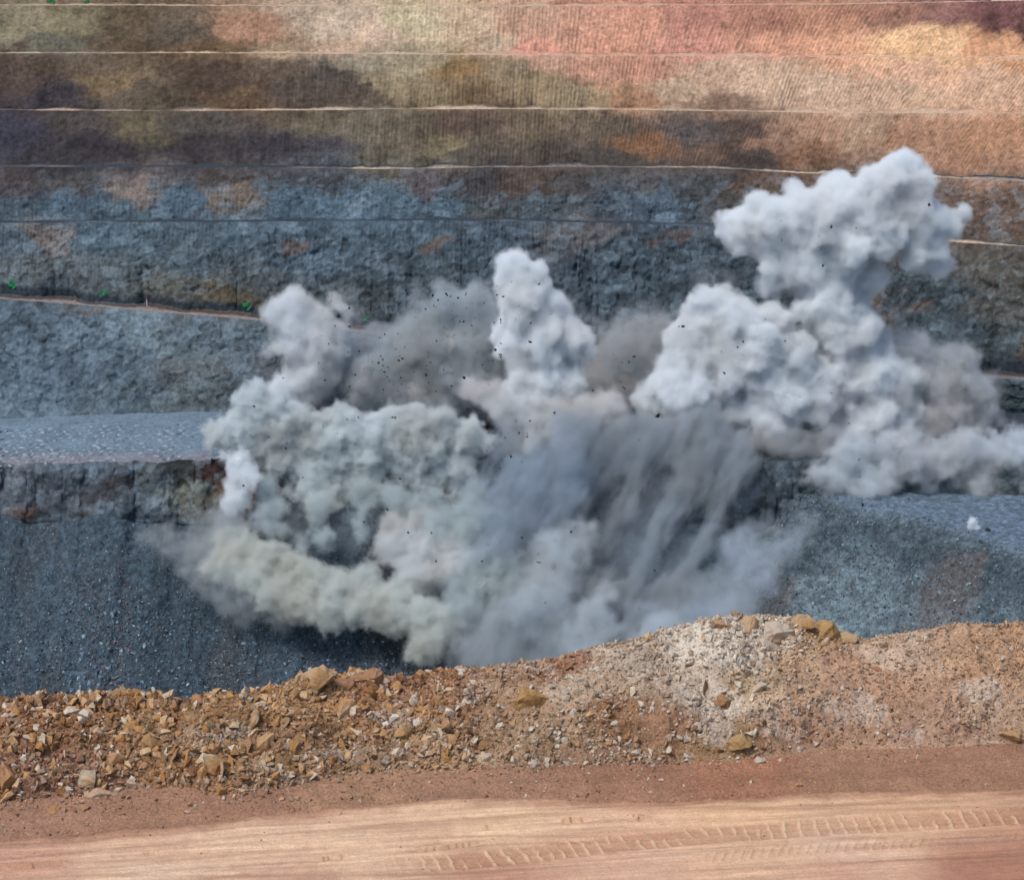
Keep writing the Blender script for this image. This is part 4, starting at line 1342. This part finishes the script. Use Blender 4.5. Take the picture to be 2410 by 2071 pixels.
dust('dust_haze', 'thin blue grey dust hanging in the hollow under the cream bank', [
    S(520, 1050, 50, 3), S(600, 1080, 60, 4), S(690, 1080, 60, 4), S(760, 1050, 60, 4), S(840, 1040, 50, 4), S(930, 1080, 60, 6), S(560, 1000, 50, 1), S(900, 1180, 60, 6), S(850, 1260, 50, 6), S(820, 1190, 50, 6),
    S(1200, 1000, 100, 3), S(1330, 1030, 110, 3), S(1430, 980, 90, 2), S(1270, 1130, 100, 5), S(1380, 1130, 80, 6), S(1160, 910, 70, 0), S(1350, 910, 80, -2), S(1480, 920, 70, -2), S(1060, 1000, 70, 3), S(1520, 990, 60, 2)], 560, 18, BLUE, density=.055, soft=1.5, band=5, h=.8, only_veil=True, levels=(6, 3), wisp=.16, cut=2.6, fstreak=(1.1, 3))
dust('dust_plume', 'tiny white puff standing alone on the pale flat top of the mound', [(1968, 1056, 6, 0), (1964, 1068, 5, 0), (1976, 1068, 5, 0)], 537, 20, WHITE, h=.2, band=.9, density=1.5, levels=(5,), shell=.6, amp=.3, freq=.6, core=.6, wisp=1.2)
dust('drifting_dust', 'low brownish dust rolling forward under the broad plume, behind the dark knoll', 
     trail([(1470, 890, 36), (1560, 905, 40), (1660, 912, 44), (1760, 925, 46), (1840, 915, 44)], 11, .3, 20), 578, 21, (200, 203, 206), density=.4, soft=1.4, band=4, h=.6, only_veil=True, dirt=.8)
dust('drifting_dust', 'thin haze of dust clinging round the tops of the plumes',
     [(1100, 535, 34), (1140, 600, 34), (1190, 660, 40), (1010, 600, 40), (700, 600, 30), (720, 650, 34), (840, 600, 30), (960, 600, 40), (1430, 580, 40), (1480, 570, 36), (1400, 640, 40), (1660, 640, 50), (1830, 700, 50), (1920, 690, 40), (2000, 780, 44), (520, 800, 36), (480, 840, 34), (540, 730, 30), (1320, 640, 40), (1250, 680, 50)],
     604, 23, (214, 219, 224), density=.07, soft=1.5, band=4, h=.7, only_veil=True, levels=(7, 3), cut=2.6, wisp=.25)
dust('dust_bank', 'soft pale billows rising low in the middle of the pit before the falling ribbons',
     SL([(1180, 1085, 28), (1140, 1130, 36), (1100, 1190, 40), (1060, 1250, 40)], 9, 19, 41, .4) + SL([(1230, 1190, 26), (1210, 1260, 36), (1180, 1320, 40)], 7, 19, 42, .4) + SL([(1330, 1260, 26), (1370, 1290, 34), (1310, 1310, 34)], 5, 19, 43, .4),
     560, 24, (214, 222, 227), density=.3, soft=1.4, band=2.6, h=.5, core=1.6, core_rgb=(140, 148, 154), wisp=.35, amp=.9, freq=.22)

# ------------------------------------------------------------------ NAMED BOULDERS on the berm and its verge
def boulder_mat(rgb, stain, amount):
    m, nt, out = new_mat('boulder_rock')
    N, L = nt.nodes, nt.links
    b = N.new('ShaderNodeBsdfPrincipled')
    b.inputs['Roughness'].default_value = .95
    b.inputs['Specular IOR Level'].default_value = .15
    g = N.new('ShaderNodeTexCoord')
    n = N.new('ShaderNodeTexNoise'); n.inputs['Scale'].default_value = 1.3; n.inputs['Detail'].default_value = 6; n.inputs['Roughness'].default_value = .7
    L.new(g.outputs['Object'], n.inputs['Vector'])
    r = N.new('ShaderNodeValToRGB')
    r.color_ramp.elements[0].position = .60 - amount * .35; r.color_ramp.elements[0].color = (*(lin(rgb) * NALB * 1.05), 1)
    r.color_ramp.elements[1].position = .74 - amount * .3; r.color_ramp.elements[1].color = (*(lin(stain) * NALB), 1)
    L.new(n.outputs['Fac'], r.inputs[0])
    L.new(r.outputs[0], b.inputs['Base Color'])
    n2 = N.new('ShaderNodeTexNoise'); n2.inputs['Scale'].default_value = 4; n2.inputs['Detail'].default_value = 6
    L.new(g.outputs['Object'], n2.inputs['Vector'])
    bp = N.new('ShaderNodeBump'); bp.inputs['Distance'].default_value = .12
    L.new(n2.outputs['Fac'], bp.inputs['Height'])
    L.new(bp.outputs[0], b.inputs['Normal'])
    L.new(b.outputs[0], out.inputs[0])
    return m


OC = (176, 130, 76); WH = (222, 212, 198); RU = (150, 80, 48); TA = (196, 150, 100); BR = (120, 78, 50)
BOULDERS = [
    # u, v, width, height (px), tilt, colour, stain, how much, label
    (238, 1540, 44, 50, .3, (196, 136, 90), RU, .3, 'flat faced orange boulder standing low on the berm near the cream boulders'),
    (183, 1580, 46, 44, .2, (214, 200, 178), OC, .25, 'rounded cream white boulder low on the berm below the flat orange one'),
    (200, 1606, 64, 26, .1, (206, 160, 132), WH, .35, 'long low pinkish slab half buried at the berm toe'),
    (432, 1545, 72, 62, .1, (206, 188, 150), OC, .55, 'big half buried boulder, white with mustard stripes, in a brown hollow'),
    (18, 1570, 44, 92, -.1, (196, 122, 84), OC, .4, 'tall reddish orange boulder cut by the frame edge'),
    (640, 1380, 84, 42, .6, (212, 172, 128), OC, .35, 'long pale slab tilted up on the crest, beside the reddish boulder'),
    (694, 1388, 44, 44, .2, (152, 96, 76), OC, .35, 'reddish brown crest boulder next to the tilted pale slab'),
    (742, 1374, 64, 40, .1, (166, 106, 76), OC, .3, 'wide brown crest boulder right of the reddish one'),
    (531, 1492, 34, 66, -.5, (204, 156, 98), OC, .4, 'upright leaning ochre slab amid dense rubble below the crest'),
    (512, 1448, 20, 62, -.35, (208, 170, 136), OC, .2, 'thin pale pink splinter of rock standing above the leaning ochre slab'),
    (302, 1505, 56, 40, .5, (172, 116, 52), TA, .4, 'dark mustard angular boulder above the flat orange boulder'),
    (701, 1433, 50, 46, .2, (190, 132, 66), WH, .3, 'round golden boulder with a pale spot under the reddish crest boulder'),
    (1072, 1417, 60, 46, .2, (190, 134, 58), OC, .5, 'golden boulder sunk in the middle of the berm face'),
    (818, 1476, 44, 52, .7, (206, 166, 106), OC, .4, 'pale tan slab leaning in the middle rubble'),
    (908, 1491, 38, 34, .2, (206, 142, 88), TA, .3, 'smooth orange boulder in mid berm among small white stones'),
    (975, 1532, 44, 20, .2, (220, 206, 186), TA, .2, 'long white stone lying low on the middle of the berm'),
    (1082, 1547, 20, 24, .1, (222, 216, 210), TA, .1, 'small bright white block near the toe of the berm'),
    (1520, 1262, 62, 58, .1, (210, 170, 130), OC, .25, 'big tan squared block on the high point of the crest'),
    (1463, 1258, 46, 52, .2, (208, 162, 112), OC, .3, 'rounded tan boulder at the end of the row of crest blocks'),
    (1572, 1280, 74, 58, -.3, (220, 212, 202), TA, .3, 'large whitish grey block between tan crest blocks'),
    (1622, 1256, 56, 58, .5, (214, 190, 150), OC, .55, 'crest block striped in ochre and cream, the highest of all'),
    (1668, 1272, 54, 50, .7, (206, 162, 84), OC, .4, 'tilted golden block with a ribbed top at the right of the crest row'),
    (1708, 1288, 48, 28, .1, (208, 180, 136), OC, .3, 'low pale yellow block last in the row of crest blocks'),
    (1552, 1304, 52, 24, -.4, (224, 214, 204), TA, .2, 'white slab sliding below the large whitish grey block'),
    (1460, 1423, 38, 32, -.4, (166, 104, 54), BR, .3, 'rust brown boulder on the white soil below the crest row'),
    (1497, 1505, 48, 34, .2, (176, 138, 74), OC, .4, 'olive ochre boulder resting near the foot of the pale slope'),
    (1535, 1396, 38, 24, .6, (220, 210, 196), TA, .2, 'white tilted stone in a cluster of small white stones'),
    (2041, 1486, 50, 34, .1, (198, 142, 98), TA, .3, 'orange tan boulder at the berm foot near the frame edge'),
    (1776, 1355, 32, 18, -.3, (176, 98, 60), BR, .3, 'small rust red stone on the sandy upper berm'),
    (1616, 1589, 18, 16, 0, (210, 148, 98), TA, .3, 'small orange stone on the verge just above the haul road'),
    (1616, 1515, 15, 13, 0, (224, 216, 206), TA, .1, 'lone small white stone at the foot of the sandy slope'),
    (108, 1636, 24, 20, 0, (166, 104, 48), TA, .3, 'small mustard stone lying alone on the reddish verge'),
    (169, 1633, 24, 20, 0, (168, 112, 84), TA, .3, 'small dull brown stone on the verge beside the mustard stone'),
    (1537, 1541, 26, 14, 0, (206, 206, 214), WH, .3, 'bluish white stone where berm and verge meet'),
]
sel = np.argwhere((code[:, 0] >= 1) & (code[:, 0] <= 2)).ravel()
US, VS = UN[sel], VN[sel]
cnt = 0
for (u, v, w, hgt, tilt, rgb, stain, am, lab) in BOULDERS:
    q = np.argmin((US - u) ** 2 + (VS - v - hgt * .15) ** 2)
    i, j = sel[q // US.shape[1]], q % US.shape[1]
    p = N3d[i, j]
    s = (p[1] * CP + 6) / F * (1.0 if u > 1400 and v < 1300 else 1.05)
    me = stone_mesh('boulder', boulder_mat(tuple(np.array(rgb) * .45 + np.array((190, 164, 136)) * .50), tuple(np.array(stain) * .5 + np.array((180, 146, 110)) * .48), am), 15, (w * s * .56, (w + hgt) * s * .25, hgt * s * .56), 900 + cnt)
    rugged(me, 7.3 * cnt, .22)
    o = link('boulder', me)
    o.location = p + np.array([0, .02, hgt * s * (-.08 if v < 1300 and u > 1400 else 0)])
    o.rotation_euler = (0, -tilt, 0)
    tag(o, lab, 'boulder', 'large boulders on the berm')
    cnt += 1

# ------------------------------------------------------------------ STONES on the scree and the mound
SC_PAL = [(84, 104, 120), (66, 84, 98), (104, 124, 138), (58, 70, 82), (92, 94, 98), (126, 142, 152), (74, 92, 104), (104, 100, 100)]
SC_PAL = [tuple(np.array(c) * 1.05) for c in SC_PAL]
scree_stone_m = rock_mat('scree_stone', 1.6, .3, 2.0, .15, use_random=SC_PAL)
scree_rubble_m = rock_mat('scree_rubble', 2.2, .3, 3.0, .1)
sprot = stone_set('stone', scree_stone_m, 18, 31)
tiny = stone_set('tiny', None, 10, 33, (7, 9))
palS = np.array([lin(c) for c in SC_PAL])


def strew(parent, pts, uu, vv, dens, base, tail, cap, seed, nbig=300):
    rg = np.random.default_rng(seed)
    keep = rg.random(len(pts)) < dens
    pts, uu, vv = pts[keep], uu[keep], vv[keep]
    cp_ = cap[keep] if hasattr(cap, '__len__') else cap
    sz = np.minimum(base * rg.random(len(pts)) ** -tail, cp_)
    od = np.argsort(-sz * ((uu > 0) & (uu < 2072) & (vv < 1420)))
    for n, k in enumerate(od[:nbig]):
        o = link('stone', sprot[n % len(sprot)], parent)
        o.location = pts[k]
        o.scale = np.array([1.1, .9, .9]) * sz[k] * rg.uniform(.8, 1.2, 3)
        o.rotation_euler = rg.uniform(0, 6.28, 3)
    rs = od[nbig:]
    col = palS[rg.integers(0, len(palS), len(rs))] * rg.uniform(.55, 1.6, (len(rs), 1))
    pink = np.exp(-((uu[rs] - 215) / 55) ** 2) * (vv[rs] > 1120) * (rg.random(len(rs)) < .6)
    col = np.where(pink[:, None] > .4, lin((126, 114, 116)) * rg.uniform(.8, 1.4, (len(rs), 1)), col)
    o = link('rubble', joined_stones('rubble', tiny, pts[rs], sz[rs], np.clip(col * ALB, .01, .7), scree_rubble_m, rg), parent)
    tag(o, kind='stuff')


a10 = [s_ for s_ in segs if s_[3] == 10][0]
rg = np.random.default_rng(55)
n_ = 30000
ri_ = rg.integers(a10[1] + 2, a10[2], n_); ci_ = rg.integers(0, int((1250 + 280) / 2.5), n_)
uu_, vv_ = Ug[ri_, ci_], Vg[ri_, ci_]
dn = .45 + .4 * sstep(1120, 1350, vv_) + .3 * np.exp(-((uu_ - 215) / 70) ** 2)
capS = .28 + .5 * sstep(1080, 1350, vv_) * (.6 + .9 * np.exp(-((uu_ - 215) / 70) ** 2))
strew(wall_objs[('scree_terrain', 10)], Gd[ri_, ci_] + rg.normal(0, .25, (n_, 3)) * [1, 0, 0], uu_, vv_, dn, .23, .5, capS * rg.uniform(.6, 1.1, n_), 56)
mi = rg.integers(0, MX.shape[0], 90000); mj = rg.integers(0, MX.shape[1], 90000)
ok_ = (soft_d[mi, mj] > .8) & (MZ[mi, mj] > -205) & (MU[mi, mj] > 1350) & (MU[mi, mj] < 2250) & (MV[mi, mj] < 1420)
mi, mj = mi[ok_][:20000], mj[ok_][:20000]
strew(mound, np.stack([MX[mi, mj], MY[mi, mj], MZ[mi, mj]], -1), MU[mi, mj], MV[mi, mj], .55 + .35 * (diag[mi, mj] < .1), .15, .5, .5 * rg.uniform(.6, 1.1, len(mi)), 57)

# rows of drill cuttings on the bench floor
bench = wall_objs[('blast_bench_ground', 8)]
cut_m = plain_mat('drill_cuttings', tuple(np.array((150, 164, 176)) * .80), .95)
dark_m = plain_mat('drill_mud', (66, 84, 100), .95)


def heap_mesh(seed, mat, rad, hgt):
    r = random.Random(seed)
    n, vs_, fs_ = 9, [], []
    for ring, (q, hz) in enumerate(((1.0, -.15), (.6, .55))):
        for i in range(n):
            a = 6.283 * i / n
            k = rad * q * r.uniform(.75, 1.2)
            vs_.append((math.cos(a) * k, math.sin(a) * k * .9, hgt * hz * r.uniform(.8, 1.2)))
    vs_.append((0, 0, hgt))
    for i in range(n):
        j = (i + 1) % n
        fs_ += [(i, j, n + j), (i, n + j, n + i), (n + i, n + j, 2 * n)]
    return make_mesh('cuttings_heap', np.array(vs_), np.array(fs_), mat)


heaps = [heap_mesh(i, cut_m, .85, .5) for i in range(5)]
muds = [heap_mesh(20 + i, dark_m, .8, .28) for i in range(3)]
zb = float(np.median(G[segs[-3][1] + 20, :, 2]))
rg = np.random.default_rng(77)
nh = 0
for i in range(15):
    for j in range(40):
        yy = 577 + i * 2.9
        xx = -140 + j * 2.9 + (i % 2) * 1.4
        u_, v_ = to_uv(xx, yy, zb)
        if not (-30 < u_ < 470) or v_ < 852 or v_ > 925 or rg.random() < .05 or nh >= 296:
            continue
        c_ = int((u_ + 280) / 2.5)
        zz = Gd[segs[-3][1] + 20, min(max(c_, 0), NC - 1), 2]
        for kind_, dx in ((heaps, 0.0), (muds, 1.35)):
            if kind_ is muds and rg.random() < .3: continue
            o = link('cuttings_heap' if kind_ is heaps else 'drill_mud_patch', kind_[rg.integers(0, len(kind_))], bench)
            o.location = (xx + dx + rg.normal(0, .4), yy + rg.normal(0, .35), zz - .05)
            o.rotation_euler = (0, 0, rg.uniform(0, 6.28))
            s_ = rg.uniform(.45, .95)
            o.scale = (s_ * 1.5, s_ * .8, s_ * .9)
            nh += kind_ is heaps

# ------------------------------------------------------------------ green survey paint on the rock, marker post
green_m = plain_mat('green_paint', (34, 128, 76), .7)
f6 = np.arange(*[(s_[1] + 3, s_[2] - 3) for s_ in segs if s_[0] == 'bench_wall' and s_[3] == 6][0])
f1 = np.arange(*[(s_[1] + 1, s_[2]) for s_ in segs if s_[0] == 'bench_wall' and s_[3] == 1][0])


def wall_at(u, v, rws):
    q = np.argmin((Ug[rws] - u) ** 2 + (Vg[rws] - v) ** 2)
    return Gd[rws[q // NC], q % NC]


def paint_mark(u, v, w, hgt, seed, lab):
    r = random.Random(seed)
    p = wall_at(u, v, f1 if v < 30 else f6)
    s = p[1] / F
    bm = bmesh.new()
    for k in range(6):
        cx, cz = r.uniform(-.42, .42) * w * s, r.uniform(-.42, .42) * hgt * s
        L_, W_ = w * s * r.uniform(.16, .34), hgt * s * r.uniform(.10, .2)
        an = r.choice((.2, .9, -.6)) + r.uniform(-.3, .3)
        vv = []
        for y_ in (-.04, .5):
            vv.append([bm.verts.new((cx + math.cos(an) * a_ * L_ - math.sin(an) * b_ * W_, y_ + cz * .7, cz + math.sin(an) * a_ * L_ + math.cos(an) * b_ * W_)) for a_, b_ in ((-1, -.7), (0, -1), (1, -.5), (.9, .8), (-.2, 1), (-1, .6))])
        bm.faces.new(vv[0])
        for i in range(6):
            bm.faces.new((vv[0][i], vv[0][(i + 1) % 6], vv[1][(i + 1) % 6], vv[1][i]))
    bmesh.ops.recalc_face_normals(bm, faces=bm.faces)
    me = bpy.data.meshes.new('green_mark'); bm.to_mesh(me); bm.free(); me.materials.append(green_m)
    o = link('green_mark', me)
    o.location = p + np.array([0, -.45, .1])
    tag(o, lab, 'paint mark', 'green paint marks on the pit wall')


paint_mark(27, 577, 16, 16, 1, 'bright green paint mark on dark rock over the upper end of the ramp')
paint_mark(208, 595, 15, 13, 2, 'solid green paint mark on rock above the ramp before the marker post')
paint_mark(497, 621, 16, 12, 3, 'green paint mark beside the brown rock patch, just before the dust')
paint_mark(741, 645, 13, 10, 4, 'green paint mark between the small white plume and the grey curtain')
paint_mark(105, 4, 14, 9, 5, 'green paint mark on the top strip, further from the dark red patch')
paint_mark(176, 7, 10, 9, 6, 'green paint mark on the top strip next to the dark red patch')

ramp_rows = [s_ for s_ in segs if s_[0] == 'bench_ground' and s_[3] == 6][0]
pc = int((293 + 280) / 2.5)
pp = Gd[ramp_rows[2] - 3, pc]
post = bpy.data.objects.new('marker_post', None)
C.objects.link(post)
post.location = pp
tag(post, 'thin pale marker post with a red top beside the haul ramp', 'post')


def cyl(name, rad, z0, z1, mat, parent, n=8):
    vs_ = [(math.cos(6.283 * i / n) * r_, math.sin(6.283 * i / n) * r_, z_) for z_, r_ in ((z0, rad), (z1 - rad * .4, rad), (z1, rad * .6)) for i in range(n)]
    fs_ = [(k * n + i, k * n + (i + 1) % n, (k + 1) * n + (i + 1) % n, (k + 1) * n + i) for k in range(2) for i in range(n)]
    me = make_mesh(name, np.array(vs_), np.array(fs_), mat)
    return link(name, me, parent)


cyl('pole', .10, -.2, 1.9, plain_mat('post_white', (170, 176, 180)), post)
cyl('red_top', .13, 1.9, 2.6, plain_mat('post_red', (150, 70, 60)), post)

# ------------------------------------------------------------------ stones in the air
fly_m = plain_mat('flying_rock', (34, 40, 46), .9)
fprot = [stone_mesh('flying_rock', fly_m, 12, (1, .8, .7), 400 + i) for i in range(10)]
rg = np.random.default_rng(91)
spots = []
CL = [(860, 690, 90, 60, 70, 'grey dust curtain'), (760, 760, 60, 50, 40, 'near end of the grey dust curtain'), (920, 600, 50, 30, 20, 'ragged top of the grey dust curtain'), (640, 680, 40, 50, 14, 'small white plume above the ramp end'),
      (1060, 620, 40, 60, 14, 'middle white plume'), (640, 900, 100, 60, 14, 'cream dust bank'), (1020, 900, 60, 40, 22, 'bright wedge of dust'), (1300, 780, 60, 70, 18, 'broad pale plume edge'), (1150, 1130, 130, 80, 22, 'falling dust over the pit face'),
      (1600, 470, 110, 40, 8, 'white mushroom head'), (1700, 880, 90, 50, 12, 'brownish dust at the far end'), (820, 1080, 110, 60, 14, 'grey green billows under the cream bank'), (1500, 720, 70, 70, 10, 'middle of the broad pale plume')]
for (cu_, cv_, su, sv, n, where_) in CL:
    for _ in range(n):
        spots.append((cu_ + su * np.clip(rg.normal(), -1.7, 1.7), cv_ + sv * np.clip(rg.normal(), -1.7, 1.7), .8 + 1.0 * rg.random() ** 2.2 * 1.6, 'small dark rock flying in front of the ' + where_))
SPECIAL = [(1331, 840, 4.6, 'black flying rock against the lower edge of the broad pale plume'), (430, 933, 4.2, 'dark rock in the air over the bench edge beside the bluish puff'), (1090, 1137, 3.0, 'dark flying rock low over the falling dust'),
           (685, 640, 3.2, 'dark flying rock before the small white plume'), (1745, 1020, 3.4, 'dark flying rock over the rolling tongue on the mound'), (1880, 415, 2.6, 'black speck of rock before the mushroom head')]
for (u_, v_, s_, lab) in SPECIAL:
    spots.append((u_, v_, s_, lab))
for k, (u_, v_, s_, lab) in enumerate(spots):
    if v_ > 1240: continue
    Yd = 572 if v_ < 820 else (552 if v_ < 1030 else 546 - (v_ - 1030) * .11)
    x_, y_, z_ = P(u_, v_, Yd)
    o = link('flying_rock', fprot[k % 10])
    o.location = (x_, y_, z_)
    m_ = 1.75 * s_ * Yd / F
    o.scale = m_ * rg.uniform(.8, 1.3, 3)
    o.rotation_euler = rg.uniform(0, 6.28, 3)
    tag(o, lab or 'small dark rock flying in front of the blast dust', 'flying rock', 'rocks thrown into the air by the blast')

# dark boulder on the flat top of the mound
x_, y_, z_ = P(2000, 1072, 536.0)
o = link('boulder', stone_mesh('boulder', boulder_mat((58, 64, 70), (40, 46, 52), .3), 20, (.8, .7, .6), 77))
i_ = np.argmin((MU - 2000) ** 2 + (MV - 1073) ** 2)
o.location = (MX.ravel()[i_], MY.ravel()[i_], MZ.ravel()[i_] + .2)
tag(o, 'dark boulder on the pale flat top of the mound beside a tiny white puff', 'boulder')
